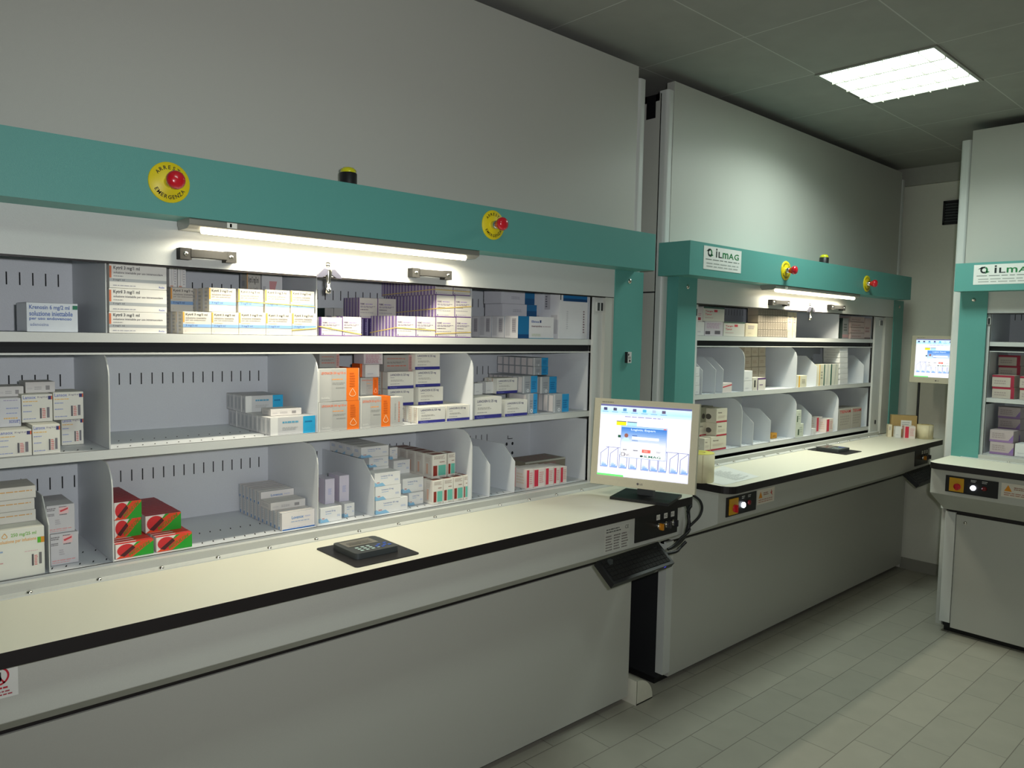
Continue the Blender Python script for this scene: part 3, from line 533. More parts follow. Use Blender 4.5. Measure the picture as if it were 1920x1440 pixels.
CARTONS = [
 ('1', 'venous', 'glossy white carton with large blue lettering alone at the left end of the top shelf', None, 0.347, 0.4, 1.5348, 0.1028, 0.12, 0.066, 1, 0),
 ('1', 'plain', 'plain white carton behind the glossy blue-lettered one on the top shelf', None, 0.368, 0.524, 1.5348, 0.1098, 0.12, 0.07, 1, 0),
 ('1', 'granbig', 'wide white carton with grey band, lowest of four stacked by the first divider', None, 0.513, 0.382, 1.5348, 0.1318, 0.11, 0.051, 1, 0),
 ('1', 'granbig', 'wide white carton with grey band, second from bottom of four stacked by the first divider', None, 0.514, 0.382, 1.5864, 0.1318, 0.11, 0.056, 1, 0),
 ('1', 'granbig', 'wide white carton with grey band, third from bottom of four stacked by the first divider', None, 0.515, 0.382, 1.643, 0.1308, 0.11, 0.057, 1, 0),
 ('1', 'granbig', 'wide white carton with grey band, topmost of four stacked by the first divider', None, 0.515, 0.382, 1.7006, 0.1318, 0.11, 0.034, 1, 0),
 ('1', 'gransmall', 'blue-banded white carton, first of the five along the lower row under the lamp', None, 0.685, 0.382, 1.5348, 0.0718, 0.045, 0.057, 1, 0),
 ('1', 'gransmall', 'blue-banded white carton, second of the five along the lower row under the lamp', None, 0.758, 0.382, 1.5348, 0.0718, 0.045, 0.058, 1, 0),
 ('1', 'gransmall', 'blue-banded white carton, third of the five along the lower row under the lamp', None, 0.831, 0.382, 1.5348, 0.0748, 0.045, 0.06, 1, 0),
 ('1', 'gransmall', 'blue-banded white carton, fourth of the five along the lower row under the lamp', None, 0.907, 0.382, 1.5348, 0.0758, 0.045, 0.061, 1, 0),
 ('1', 'gransmall', 'blue-banded white carton, last of the five along the lower row under the lamp', None, 0.984, 0.382, 1.5348, 0.0736, 0.045, 0.063, 1, 0),
 ('1', 'gransmall', 'white carton filed behind the first of the lower blue-banded row, only its side showing', 'cartons filed behind the lower blue-banded row', 0.685, 0.428, 1.5348, 0.0718, 0.045, 0.057, 4, 0),
 ('1', 'gransmall', 'blue-banded white carton, first of the four along the upper row under the lamp', None, 0.753, 0.385, 1.5934, 0.0708, 0.045, 0.063, 1, 0),
 ('1', 'gransmall', 'blue-banded white carton, second of the four along the upper row under the lamp', None, 0.831, 0.385, 1.5934, 0.0688, 0.045, 0.064, 1, 0),
 ('1', 'gransmall', 'blue-banded white carton, third of the four along the upper row under the lamp', None, 0.906, 0.385, 1.5934, 0.0718, 0.045, 0.066, 1, 0),
 ('1', 'gransmall', 'blue-banded white carton, last of the four along the upper row under the lamp', None, 0.981, 0.385, 1.5934, 0.0718, 0.045, 0.067, 1, 0),
 ('1', 'gransmall', 'white carton filed behind the first of the upper blue-banded row', 'cartons filed behind the upper blue-banded row', 0.753, 0.431, 1.5934, 0.0708, 0.045, 0.063, 2, 0),
 ('1', 'gransmall', 'shaded blue-banded carton set back on the upper row against the wide stack', None, 0.694, 0.5, 1.5924, 0.0718, 0.05, 0.065, 1, 0),
 ('1', 'sidelines', 'upright finely printed white carton, left of the pair above the shaded blue-banded one', None, 0.693, 0.506, 1.658, 0.0198, 0.04, 0.058, 1, 0),
 ('1', 'sidelines', 'upright finely printed white carton, right of the pair above the shaded blue-banded one', None, 0.715, 0.506, 1.658, 0.0208, 0.04, 0.058, 1, 0),
 ('1', 'gransmall', 'small blue-banded carton peeking over the upper row at the back of the top shelf', None, 0.929, 0.56, 1.5348, 0.0408, 0.05, 0.182, 1, 0),
 ('1', 'redstamp', 'white carton with a red stamp peeking over the upper row at the back', None, 0.975, 0.56, 1.5348, 0.0638, 0.05, 0.185, 1, 0),
 ('1', 'purple', 'white carton with purple left edge, left of the front pair beside the second divider', None, 1.073, 0.382, 1.5348, 0.0688, 0.09, 0.054, 1, 0),
 ('1', 'purple', 'white carton with purple edge, right of the front pair beside the second divider', None, 1.143, 0.382, 1.5348, 0.0638, 0.09, 0.057, 1, 0),
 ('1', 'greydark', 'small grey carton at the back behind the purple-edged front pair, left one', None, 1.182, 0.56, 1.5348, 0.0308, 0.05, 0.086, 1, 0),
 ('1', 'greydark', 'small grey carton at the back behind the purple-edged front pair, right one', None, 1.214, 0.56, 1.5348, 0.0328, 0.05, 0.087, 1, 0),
 ('1', 'purple', 'purple-edged white carton, first of the lower four along the shelf edge', None, 1.332, 0.382, 1.5348, 0.0738, 0.0185, 0.065, 1, 0),
 ('1', 'purple', 'thin purple-edged carton filed behind the left one of the lower four', 'lower file of purple-edged cartons', 1.332, 0.401, 1.5348, 0.0738, 0.0185, 0.065, 7, 0),
 ('1', 'purple', 'purple-edged white carton, second of the lower four along the shelf edge', None, 1.407, 0.382, 1.5348, 0.0768, 0.0185, 0.065, 1, 0),
 ('1', 'purple', 'purple-edged white carton, third of the lower four along the shelf edge', None, 1.485, 0.382, 1.5348, 0.0828, 0.0185, 0.066, 1, 0),
 ('1', 'purple', 'purple-edged white carton, last of the lower four along the shelf edge', None, 1.569, 0.382, 1.5348, 0.0652, 0.0185, 0.067, 1, 0),
 ('1', 'purple', 'thin purple-edged carton hidden behind the third of the lower four, under the middle file', 'lowest file under the middle purple cartons', 1.485, 0.401, 1.5348, 0.0828, 0.0185, 0.066, 15, 0),
 ('1', 'purple', 'purple-edged white carton, left of the middle front pair against the third divider', None, 1.485, 0.382, 1.6014, 0.0768, 0.0185, 0.071, 1, 0),
 ('1', 'purple', 'thin purple-edged carton in the long middle file behind the front pair', 'middle file of purple-edged cartons', 1.485, 0.401, 1.6014, 0.0768, 0.0185, 0.071, 15, 0),
 ('1', 'purple', 'purple-edged white carton, right of the middle front pair against the third divider', None, 1.563, 0.382, 1.6024, 0.0706, 0.0185, 0.072, 1, 0),
 ('1', 'purple', 'purple-edged white carton, left of the top pair half covered by the shutter', None, 1.479, 0.382, 1.673, 0.0748, 0.0185, 0.061, 1, 0),
 ('1', 'purple', 'thin purple-edged carton in the top file just below the shutter edge', 'top file of purple-edged cartons', 1.479, 0.401, 1.673, 0.0748, 0.0185, 0.061, 16, 0),
 ('1', 'purple', 'purple-edged white carton, right of the top pair half covered by the shutter', None, 1.555, 0.382, 1.675, 0.0718, 0.0185, 0.06, 1, 0),
 ('1', 'spine', 'narrow carton with dark purple spine standing in the gap between the front purple cartons', 'dark purple spines in the gap', 1.297, 0.545, 1.5348, 0.0168, 0.07, 0.055, 1, 0),
 ('1', 'spine', 'narrow carton with dark purple spine standing in the gap between the front purple cartons', 'dark purple spines in the gap', 1.315, 0.545, 1.5348, 0.0168, 0.07, 0.056, 1, 0),
 ('1', 'spine', 'narrow carton with dark purple spine standing in the gap between the front purple cartons', 'dark purple spines in the gap', 1.333, 0.545, 1.5348, 0.0168, 0.07, 0.056, 1, 0),
 ('1', 'spine', 'narrow carton with dark purple spine standing in the gap between the front purple cartons', 'dark purple spines in the gap', 1.351, 0.545, 1.5348, 0.0168, 0.07, 0.056, 1, 0),
 ('1', 'spine', 'narrow carton with dark purple spine standing in the gap between the front purple cartons', 'dark purple spines in the gap', 1.369, 0.545, 1.5348, 0.0178, 0.07, 0.056, 1, 0),
 ('1', 'spine', 'narrow carton with dark purple spine standing in the gap between the front purple cartons', 'dark purple spines in the gap', 1.388, 0.545, 1.5348, 0.0178, 0.07, 0.057, 1, 0),
 ('1', 'spine', 'narrow carton with dark purple spine standing in the gap between the front purple cartons', 'dark purple spines in the gap', 1.407, 0.545, 1.5348, 0.0178, 0.07, 0.058, 1, 0),
 ('1', 'spine', 'narrow carton with dark purple spine standing in the gap between the front purple cartons', 'dark purple spines in the gap', 1.426, 0.545, 1.5348, 0.0178, 0.07, 0.057, 1, 0),
 ('1', 'purple', 'shaded purple-edged carton, left of the pair set back in the middle layer', None, 1.296, 0.545, 1.5904, 0.0698, 0.02, 0.068, 1, 0),
 ('1', 'purple', 'thin purple-edged carton filed behind the set-back middle pair', 'short file behind the set-back pair', 1.296, 0.566, 1.5904, 0.0698, 0.0185, 0.068, 4, 0),
 ('1', 'purple', 'shaded purple-edged carton, right of the pair set back in the middle layer', None, 1.367, 0.545, 1.5904, 0.0718, 0.02, 0.069, 1, 0),
 ('1', 'bluepanel', 'white carton with deep blue panel at the front of the top shelf', None, 1.852, 0.382, 1.5348, 0.1828, 0.072, 0.08, 1, 0),
 ('1', 'bluepanel', 'blue-panelled white carton filed behind the front one in the last bay', 'file of blue-panelled cartons in the last bay', 1.852, 0.455, 1.5348, 0.1828, 0.072, 0.08, 3, 0),
 ('1', 'blueend', 'white carton with blue right end, lower of two lying on the blue-panelled file', None, 1.88, 0.5, 1.6154, 0.1788, 0.1, 0.047, 1, 0),
 ('1', 'blueend', 'white carton with blue right end, upper of two lying on the blue-panelled file', None, 1.878, 0.505, 1.663, 0.1728, 0.1, 0.048, 1, 0),
 ('1', 'bluetop', 'tall white carton with blue top band standing at the right end of the top shelf', None, 2.064, 0.382, 1.5348, 0.1578, 0.1, 0.179, 1, 0),
 ('1', 'bluetop', 'tall white carton filed behind the blue-topped one, only its grey side showing', 'tall cartons behind the blue-topped one', 2.064, 0.483, 1.5348, 0.1578, 0.1, 0.179, 2, 0),
 ('1', 'lines', 'cream carton with blue and orange print at the left edge of the middle shelf', None, 0.282, 0.382, 1.2538, 0.0658, 0.16, 0.06, 1, 0),
 ('1', 'lines', 'cream carton with dark blue square, second along the front of the middle shelf', None, 0.35, 0.382, 1.2538, 0.0548, 0.16, 0.068, 1, 0),
 ('1', 'lines', 'white carton with dark blue square, third and set back in the first bay', None, 0.432, 0.498, 1.2538, 0.0478, 0.13, 0.068, 1, 0),
 ('1', 'linesflip', 'shrink-wrapped carton with its print upside down, left of the upper three in the first bay', None, 0.29, 0.44, 1.3144, 0.0478, 0.1, 0.066, 1, 0),
 ('1', 'lines', 'shrink-wrapped white carton, middle of the upper three in the first bay', None, 0.34, 0.44, 1.3224, 0.0618, 0.1, 0.065, 1, 0),
 ('1', 'lines', 'shrink-wrapped white carton, right of the upper three in the first bay', None, 0.407, 0.455, 1.3224, 0.0638, 0.1, 0.067, 1, 0),
 ('1', 'flat', 'flat grey-white carton lying on the upper three at the frame edge', None, 0.299, 0.48, 1.381, 0.0518, 0.08, 0.024, 1, 0),
 ('1', 'flat', 'flat grey-white carton with a small square code lying on the upper three', None, 0.355, 0.48, 1.388, 0.0608, 0.08, 0.026, 1, 0),
 ('1', 'cyan', 'grey carton with bright cyan end at the shelf edge in the second bay', None, 0.919, 0.382, 1.2538, 0.1366, 0.029, 0.049, 1, 0),
 ('1', 'cyan', 'white-sided carton in the lower file behind the cyan-ended one', 'lower file of cyan-ended cartons', 0.919, 0.4115, 1.2538, 0.1366, 0.029, 0.049, 9, 0),
 ('1', 'cyan', 'grey carton with cyan end at the front of the upper file in the second bay', None, 0.917, 0.545, 1.3034, 0.1168, 0.028, 0.049, 1, 0),
 ('1', 'cyan', 'white-sided carton in the upper file behind the set-back cyan-ended one', 'upper file of cyan-ended cartons', 0.917, 0.574, 1.3034, 0.1168, 0.028, 0.049, 4, 0),
 ('1', 'flat', 'small flat white carton lying on the lower cyan file', None, 0.94, 0.425, 1.3034, 0.0938, 0.06, 0.019, 1, 0),
 ('1', 'orange', 'big grey carton with orange stripe and white drop, lower left of the three', None, 1.067, 0.382, 1.2538, 0.1368, 0.13, 0.086, 1, 0),
 ('1', 'orange', 'big grey carton with orange stripe and white drop, upper left of the three', None, 1.065, 0.382, 1.3404, 0.1358, 0.13, 0.098, 1, 0),
 ('1', 'orange', 'big grey carton with orange stripe and white drop, lower right of the three', None, 1.206, 0.382, 1.2538, 0.1088, 0.13, 0.095, 1, 0),
 ('1', 'greyside', 'grey carton with sideways orange lettering next to the second orange stripe', None, 1.316, 0.382, 1.2538, 0.0448, 0.06, 0.091, 1, 0),
 ('1', 'greylabel', 'grey carton with rounded corner and orange lettering on the upper orange-striped one', None, 1.089, 0.42, 1.439, 0.0658, 0.08, 0.0415, 1, 0),
 ('1', 'orange', 'shaded grey and orange carton lying on the second orange-striped one', None, 1.235, 0.43, 1.3494, 0.0648, 0.08, 0.055, 1, 0),
 ('1', 'white', 'plain white carton on the shaded grey and orange one', None, 1.258, 0.44, 1.405, 0.0508, 0.07, 0.04, 1, 0),
 ('1', 'orangedark', 'deep orange carton wedged behind the plain white one', None, 1.251, 0.46, 1.405, 0.0158, 0.05, 0.042, 1, 0),
 ('1', 'pinklines', 'pale carton with fine pink lines at the top of the third bay', None, 1.258, 0.45, 1.4456, 0.0688, 0.06, 0.0349, 1, 0),
 ('1', 'lanox', 'white navy-lettered carton at the shelf edge beside the sideways-lettered grey one', None, 1.422, 0.385, 1.2538, 0.1098, 0.03, 0.052, 1, 0),
 ('1', 'lanox', 'thin white carton filed behind the left one of the lower navy-lettered two', 'lower file of navy-lettered cartons', 1.422, 0.416, 1.2538, 0.1098, 0.03, 0.052, 4, 0),
 ('1', 'lanox', 'white carton with navy lettering at the shelf edge against the third divider', None, 1.539, 0.385, 1.2538, 0.0976, 0.14, 0.052, 1, 0),
 ('1', 'lanox', 'white navy-lettered carton hidden low behind the sideways-lettered grey one', None, 1.361, 0.47, 1.2538, 0.1028, 0.12, 0.0516, 1, 0),
 ('1', 'lanox', 'white carton with navy band, left of the second layer in the third bay', None, 1.361, 0.47, 1.306, 0.1018, 0.1, 0.056, 1, 0),
 ('1', 'lanox', 'white carton with navy band and rubber band, right of the second layer', None, 1.471, 0.455, 1.3064, 0.1038, 0.1, 0.059, 1, 0),
 ('1', 'lanox', 'white carton with navy band, left of the third layer in the third bay', None, 1.36, 0.47, 1.3626, 0.1018, 0.1, 0.056, 1, 0),
 ('1', 'lanox', 'wrapped white carton with navy band, right of the third layer in the third bay', None, 1.463, 0.46, 1.366, 0.1028, 0.1, 0.058, 1, 0),
 ('1', 'lanox', 'wrapped white carton with navy band, topmost on the right of the third bay', None, 1.46, 0.46, 1.4246, 0.1028, 0.1, 0.0559, 1, 0),
 ('1', 'greylabel', 'grey carton with orange lettering and pink side, beside the topmost navy-banded one', None, 1.352, 0.48, 1.4192, 0.1138, 0.08, 0.054, 1, 0),
 ('1', 'lanox', 'cream carton with navy band and yellow line beside the third divider', None, 1.656, 0.382, 1.2538, 0.1248, 0.16, 0.074, 1, 0),
 ('1', 'lanox', 'cream carton with navy lettering, second in the last bay of the middle shelf', None, 1.8, 0.385, 1.2538, 0.1098, 0.09, 0.057, 1, 0),
 ('1', 'lanox', 'grey-white carton with navy band lying on the two cream ones in the last bay', None, 1.832, 0.47, 1.3284, 0.1068, 0.07, 0.057, 1, 0),
 ('1', 'white', 'plain white glossy carton on the cream one against the third divider', None, 1.728, 0.47, 1.3284, 0.0368, 0.06, 0.042, 1, 0),
 ('1', 'white', 'plain white glossy carton beside the grey-white one at the back of the last bay', None, 1.798, 0.49, 1.3284, 0.0378, 0.05, 0.044, 1, 0),
 ('1', 'cyanbox', 'grey and cyan carton at the shelf edge, right end of the middle shelf', None, 2.052, 0.39, 1.2538, 0.0848, 0.028, 0.069, 1, 0),
 ('1', 'cyanbox', 'white-sided carton in the file behind the right end cyan one', 'low file of small cyan cartons', 2.052, 0.419, 1.2538, 0.0848, 0.028, 0.069, 5, 0),
 ('1', 'cyanbox', 'grey and cyan carton showing between the cream one and the low cyan file', None, 1.939, 0.41, 1.2538, 0.0458, 0.12, 0.074, 1, 0),
 ('1', 'cyanbox', 'grey and cyan carton, left of the middle layer at the right end', None, 1.936, 0.44, 1.3284, 0.0768, 0.028, 0.064, 1, 0),
 ('1', 'cyanbox', 'white-sided carton filed behind the left middle cyan one', 'middle file of small cyan cartons', 1.936, 0.469, 1.3284, 0.0768, 0.028, 0.064, 6, 0),
 ('1', 'cyanbox', 'grey and cyan carton, right of the middle layer at the right end', None, 2.028, 0.44, 1.3234, 0.0898, 0.1, 0.064, 1, 0),
 ('1', 'cyanbox', 'grey and cyan carton, lower of the two in the top layer at the right end', None, 2.019, 0.47, 1.393, 0.0798, 0.035, 0.033, 1, 0),
 ('1', 'cyanbox', 'pinkish-sided carton filed behind the lower one of the top cyan layer', 'lower top file of small cyan cartons', 2.019, 0.506, 1.393, 0.0798, 0.035, 0.033, 5, 0),
 ('1', 'cyanbox', 'grey and cyan carton, upper of the two in the top layer at the right end', None, 2.018, 0.47, 1.4266, 0.0798, 0.035, 0.033, 1, 0),
 ('1', 'cyanbox', 'pinkish-sided carton filed behind the upper one of the top cyan layer', 'upper top file of small cyan cartons', 2.018, 0.506, 1.4266, 0.0798, 0.035, 0.033, 5, 0),
 ('1', 'infusion', 'large white carton with green and orange lettering in the lower left corner', None, 0.269, 0.378, 0.9758, 0.0988, 0.17, 0.112, 1, 0),
 ('1', 'flatorange', 'white carton with an orange line, lowest of three stacked on the large lettered one', None, 0.283, 0.44, 1.0884, 0.0798, 0.1, 0.027, 1, 0),
 ('1', 'flatorange', 'white carton with an orange line, middle of three stacked on the large lettered one', None, 0.284, 0.44, 1.116, 0.0768, 0.1, 0.027, 1, 0),
 ('1', 'flatorange', 'white carton with an orange line, topmost of three stacked on the large lettered one', None, 0.284, 0.44, 1.1436, 0.0798, 0.1, 0.029, 1, 0),
 ('1', 'stamp', 'grey-white carton with red stamp, lower of two beside the large lettered one', None, 0.389, 0.425, 0.9758, 0.0588, 0.13, 0.076, 1, 0),
 ('1', 'stamp', 'grey-white carton with red stamp, upper of two beside the large lettered one', None, 0.383, 0.43, 1.0524, 0.0588, 0.13, 0.068, 1, 0),
 ('1', 'redgreenw', 'red and green carton with red ball, front left by the first divider', None, 0.522, 0.39, 0.9758, 0.0878, 0.02, 0.036, 1, 0),
 ('1', 'redgreenw', 'red-topped carton filed behind the front left red and green one', 'front left file of red and green cartons', 0.522, 0.4105, 0.9758, 0.0878, 0.02, 0.036, 12, 0),
 ('1', 'redgreenw', 'red and green carton with red ball, front right of the pair at the shelf edge', None, 0.617, 0.39, 0.9758, 0.0888, 0.02, 0.038, 1, 0),
 ('1', 'redgreenw', 'red-topped carton filed behind the front right red and green one', 'front right file of red and green cartons', 0.617, 0.4105, 0.9758, 0.0888, 0.02, 0.038, 12, 0),
 ('1', 'redgreen', 'red and green carton, middle of the three layers on the left by the first divider', None, 0.535, 0.45, 1.0124, 0.0638, 0.02, 0.046, 1, 0),
 ('1', 'redgreen', 'red and green carton, topmost layer on the left by the first divider', None, 0.535, 0.45, 1.059, 0.0648, 0.02, 0.045, 1, 0),
 ('1', 'redgreen', 'dark red topped carton filed behind the topmost left red and green one', 'topmost file of red and green cartons', 0.535, 0.4705, 1.059, 0.0648, 0.02, 0.045, 9, 0),
 ('1', 'redgreen', 'red carton in the middle layer under the topmost left file', 'middle left file of red and green cartons', 0.535, 0.4705, 1.0124, 0.0638, 0.02, 0.046, 9, 0),
 ('1', 'redgreen', 'red and green carton with red ball, upper layer on the right', None, 0.608, 0.445, 1.0144, 0.0888, 0.02, 0.045, 1, 0),
 ('1', 'redgreen', 'dark red topped carton filed behind the upper right red and green one', 'upper right file of red and green cartons', 0.608, 0.4655, 1.0144, 0.0888, 0.02, 0.045, 10, 0),
 ('1', 'bluestrip', 'white carton with blue base line at the shelf edge beside the second divider', None, 0.955, 0.388, 0.9758, 0.1022, 0.027, 0.051, 1, 0),
 ('1', 'bluestrip', 'white carton in the lower file behind the blue-lined one', 'lower file of blue-lined cartons', 0.955, 0.4155, 0.9758, 0.1016, 0.027, 0.051, 10, 0),
 ('1', 'bluestrip', 'white carton with blue lettering at the front of the upper file beside the second divider', None, 0.952, 0.52, 1.0274, 0.1052, 0.027, 0.038, 1, 0),
 ('1', 'bluestrip', 'white carton in the upper file behind the blue-lettered one', 'upper file of blue-lined cartons', 0.952, 0.5475, 1.0274, 0.1046, 0.027, 0.038, 5, 0),
 ('1', 'flat', 'flat white carton lying on its side on the lower blue-lined file', None, 0.944, 0.435, 1.0274, 0.1078, 0.07, 0.022, 1, 0),
 ('1', 'bluecorner', 'white carton with pale blue corner lying at the shelf edge right of the second divider', None, 1.083, 0.4, 0.9758, 0.0708, 0.13, 0.044, 1, 0),
 ('1', 'bluecorner', 'small white carton with pale blue corner, end-on beside the small slanted divider', None, 1.175, 0.42, 0.9758, 0.0348, 0.1, 0.042, 1, 0),
 ('1', 'lav', 'upright lavender-white carton in film, left of the standing pair', None, 1.121, 0.44, 1.0204, 0.0308, 0.08, 0.077, 1, 0),
 ('1', 'lav', 'upright lavender-white carton in film, right of the standing pair', None, 1.175, 0.45, 1.0184, 0.0328, 0.07, 0.082, 1, 0),
 ('1', 'bluecorner', 'white carton with pale blue corner, lowest of the front stack by the slanted divider', None, 1.27, 0.392, 0.9758, 0.1198, 0.09, 0.043, 1, 0),
 ('1', 'bluecorner', 'white carton with pale blue corner, middle of the front stack by the slanted divider', None, 1.268, 0.392, 1.0194, 0.0948, 0.06, 0.044, 1, 0),
 ('1', 'bluecorner', 'white carton with pale blue corner, topmost of the front stack by the slanted divider', None, 1.265, 0.392, 1.064, 0.0948, 0.06, 0.042, 1, 0),
 ('1', 'bluecorner', 'white carton low in the rear stack behind the front stack', None, 1.321, 0.49, 0.9758, 0.0588, 0.17, 0.13, 1, 0),
 ('1', 'bluecorner', 'white carton with pale blue corner, third in the rear stack', None, 1.305, 0.49, 1.1064, 0.0738, 0.17, 0.033, 1, 0),
 ('1', 'bluecorner', 'white carton with pale blue corner at the top of the rear stack', None, 1.275, 0.49, 1.14, 0.1038, 0.05, 0.035, 1, 0),
 ('1', 'bluecorner', 'white-edged carton filed behind the top one of the rear stack', 'top file of the rear stack', 1.275, 0.541, 1.14, 0.1038, 0.05, 0.035, 3, 0),
 ('1', 'bluecorner', 'rounded white carton, lower of two by the brown and teal cartons', None, 1.422, 0.43, 0.9758, 0.0568, 0.1, 0.041, 1, 0),
 ('1', 'bluecorner', 'rounded white carton, upper of two by the brown and teal cartons', None, 1.403, 0.44, 1.0174, 0.0828, 0.12, 0.048, 1, 0),
 ('1', 'bluecorner', 'white carton with blue edge on the upper rounded one', None, 1.42, 0.52, 1.066, 0.0658, 0.1, 0.047, 1, 0),
 ('1', 'bluecorner', 'small white-blue carton high at the back of the third bay', None, 1.424, 0.55, 1.1136, 0.0308, 0.08, 0.04, 1, 0),
 ('1', 'brownteal', 'brown and teal carton, first of the lower four at the shelf edge', None, 1.49, 0.39, 0.9758, 0.0408, 0.05, 0.081, 1, 0),
 ('1', 'brownteal', 'brown-topped carton behind the first of the lower brown and teal four', 'file behind the first lower brown and teal carton', 1.49, 0.441, 0.9758, 0.0408, 0.05, 0.081, 4, 0),
 ('1', 'brownteal', 'brown and teal carton, second of the lower four at the shelf edge', None, 1.534, 0.39, 0.9758, 0.0398, 0.05, 0.082, 1, 0),
 ('1', 'brownteal', 'brown-topped carton behind the second of the lower brown and teal four', 'file behind the second lower brown and teal carton', 1.534, 0.441, 0.9758, 0.0398, 0.05, 0.082, 4, 0),
 ('1', 'brownteal', 'brown and teal carton, third of the lower four at the shelf edge', None, 1.577, 0.39, 0.9758, 0.0408, 0.05, 0.083, 1, 0),
 ('1', 'brownteal', 'brown-topped carton behind the third of the lower brown and teal four', 'file behind the third lower brown and teal carton', 1.577, 0.441, 0.9758, 0.0408, 0.05, 0.083, 4, 0),
 ('1', 'brownteal', 'brown and teal carton, last of the lower four at the shelf edge', None, 1.621, 0.39, 0.9758, 0.0172, 0.05, 0.085, 1, 0),
 ('1', 'brownteal', 'brown-topped carton behind the last of the lower brown and teal four', 'file behind the last lower brown and teal carton', 1.621, 0.441, 0.9758, 0.0166, 0.05, 0.085, 4, 0),
 ('1', 'brownteal', 'wider brown and teal carton, left of the upper pair', None, 1.508, 0.42, 1.0574, 0.0598, 0.05, 0.08, 1, 0),
 ('1', 'brownteal', 'brown-topped carton in the upper file behind the wider brown and teal one', 'upper file of brown and teal cartons', 1.508, 0.471, 1.0574, 0.0598, 0.05, 0.08, 4, 0),
 ('1', 'brownteal', 'narrow brown and teal carton, right of the upper pair', None, 1.574, 0.42, 1.0584, 0.0308, 0.05, 0.08, 1, 0),
 ('1', 'pink', 'crimson-striped white carton, first of the five at the right end', None, 1.916, 0.388, 0.9758, 0.0348, 0.09, 0.073, 1, 0),
 ('1', 'pink', 'crimson-striped white carton, second of the five at the right end', None, 1.953, 0.388, 0.9758, 0.0598, 0.09, 0.07, 1, 0),
 ('1', 'pink', 'crimson-striped white carton, third of the five at the right end', None, 2.015, 0.388, 0.9758, 0.0438, 0.09, 0.069, 1, 0),
 ('1', 'pink', 'crimson-striped white carton, fourth of the five at the right end', None, 2.061, 0.388, 0.9758, 0.0328, 0.09, 0.066, 1, 0),
 ('1', 'pink', 'crimson-striped white carton, last of the five at the right end', None, 2.097, 0.388, 0.9758, 0.0358, 0.09, 0.064, 1, 0),
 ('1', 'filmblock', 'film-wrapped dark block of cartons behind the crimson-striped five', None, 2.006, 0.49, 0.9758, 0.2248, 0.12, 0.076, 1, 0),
 ('2', 'white', 'white carton at the left end of the lower layer, far top shelf', None, 2.967, 0.382, 1.5588, 0.0628, 0.1, 0.063, 1, 0),
 ('2', 'codes', 'white carton with two dark codes in the lower layer, far top shelf', None, 3.035, 0.382, 1.5588, 0.1518, 0.1, 0.067, 1, 0),
 ('2', 'greentop', 'white carton with green top edge and red word in the lower layer, far top shelf', None, 3.195, 0.382, 1.5588, 0.1878, 0.1, 0.069, 1, 0),
 ('2', 'cream', 'cream carton next to the small grid block, far top shelf', None, 3.392, 0.382, 1.5588, 0.1138, 0.1, 0.066, 1, 0),
 ('2', 'redmark', 'white carton with red mark at the left end of the upper layer, far top shelf', None, 2.964, 0.382, 1.6224, 0.0508, 0.1, 0.066, 1, 0),
 ('2', 'greentop', 'white carton with green top edge and red word in the upper layer, far top shelf', None, 3.02, 0.382, 1.6264, 0.1758, 0.1, 0.066, 1, 0),
 ('2', 'tiny', 'tiny grey-white carton end in the tight block under the far lamp', 'tight block of tiny cartons on the far top shelf', 3.514, 0.382, 1.5588, 0.0218, 0.06, 0.036, 1, 0),
 ('2', 'tiny', 'tiny grey-white carton end in the tight block under the far lamp', 'tight block of tiny cartons on the far top shelf', 3.511, 0.382, 1.5954, 0.0218, 0.06, 0.036, 1, 0),
 ('2', 'tiny', 'tiny grey-white carton end in the tight block under the far lamp', 'tight block of tiny cartons on the far top shelf', 3.508, 0.382, 1.632, 0.0218, 0.06, 0.036, 1, 0),
 ('2', 'tiny', 'tiny grey-white carton end in the tight block under the far lamp', 'tight block of tiny cartons on the far top shelf', 3.506, 0.382, 1.6686, 0.0208, 0.06, 0.036, 1, 0),
 ('2', 'tiny', 'tiny grey-white carton end in the tight block under the far lamp', 'tight block of tiny cartons on the far top shelf', 3.538, 0.382, 1.5588, 0.0218, 0.06, 0.036, 1, 0),
 ('2', 'tiny', 'tiny grey-white carton end in the tight block under the far lamp', 'tight block of tiny cartons on the far top shelf', 3.535, 0.382, 1.5954, 0.0218, 0.06, 0.036, 1, 0),
 ('2', 'tiny', 'tiny grey-white carton end in the tight block under the far lamp', 'tight block of tiny cartons on the far top shelf', 3.532, 0.382, 1.632, 0.0218, 0.06, 0.037, 1, 0),
 ('2', 'tiny', 'tiny grey-white carton end in the tight block under the far lamp', 'tight block of tiny cartons on the far top shelf', 3.529, 0.382, 1.6696, 0.0218, 0.06, 0.036, 1, 0),
 ('2', 'tiny', 'tiny grey-white carton end in the tight block under the far lamp', 'tight block of tiny cartons on the far top shelf', 3.563, 0.382, 1.5588, 0.0208, 0.06, 0.037, 1, 0),
 ('2', 'tiny', 'tiny grey-white carton end in the tight block under the far lamp', 'tight block of tiny cartons on the far top shelf', 3.56, 0.382, 1.5964, 0.0208, 0.06, 0.036, 1, 0),
 ('2', 'tiny', 'tiny grey-white carton end in the tight block under the far lamp', 'tight block of tiny cartons on the far top shelf', 3.557, 0.382, 1.633, 0.0208, 0.06, 0.036, 1, 0),
 ('2', 'tiny', 'tiny grey-white carton end in the tight block under the far lamp', 'tight block of tiny cartons on the far top shelf', 3.554, 0.382, 1.6696, 0.0208, 0.06, 0.036, 1, 0),
 ('2', 'tiny', 'tiny grey-white carton end in the tight block under the far lamp', 'tight block of tiny cartons on the far top shelf', 3.587, 0.382, 1.5588, 0.0218, 0.06, 0.037, 1, 0),
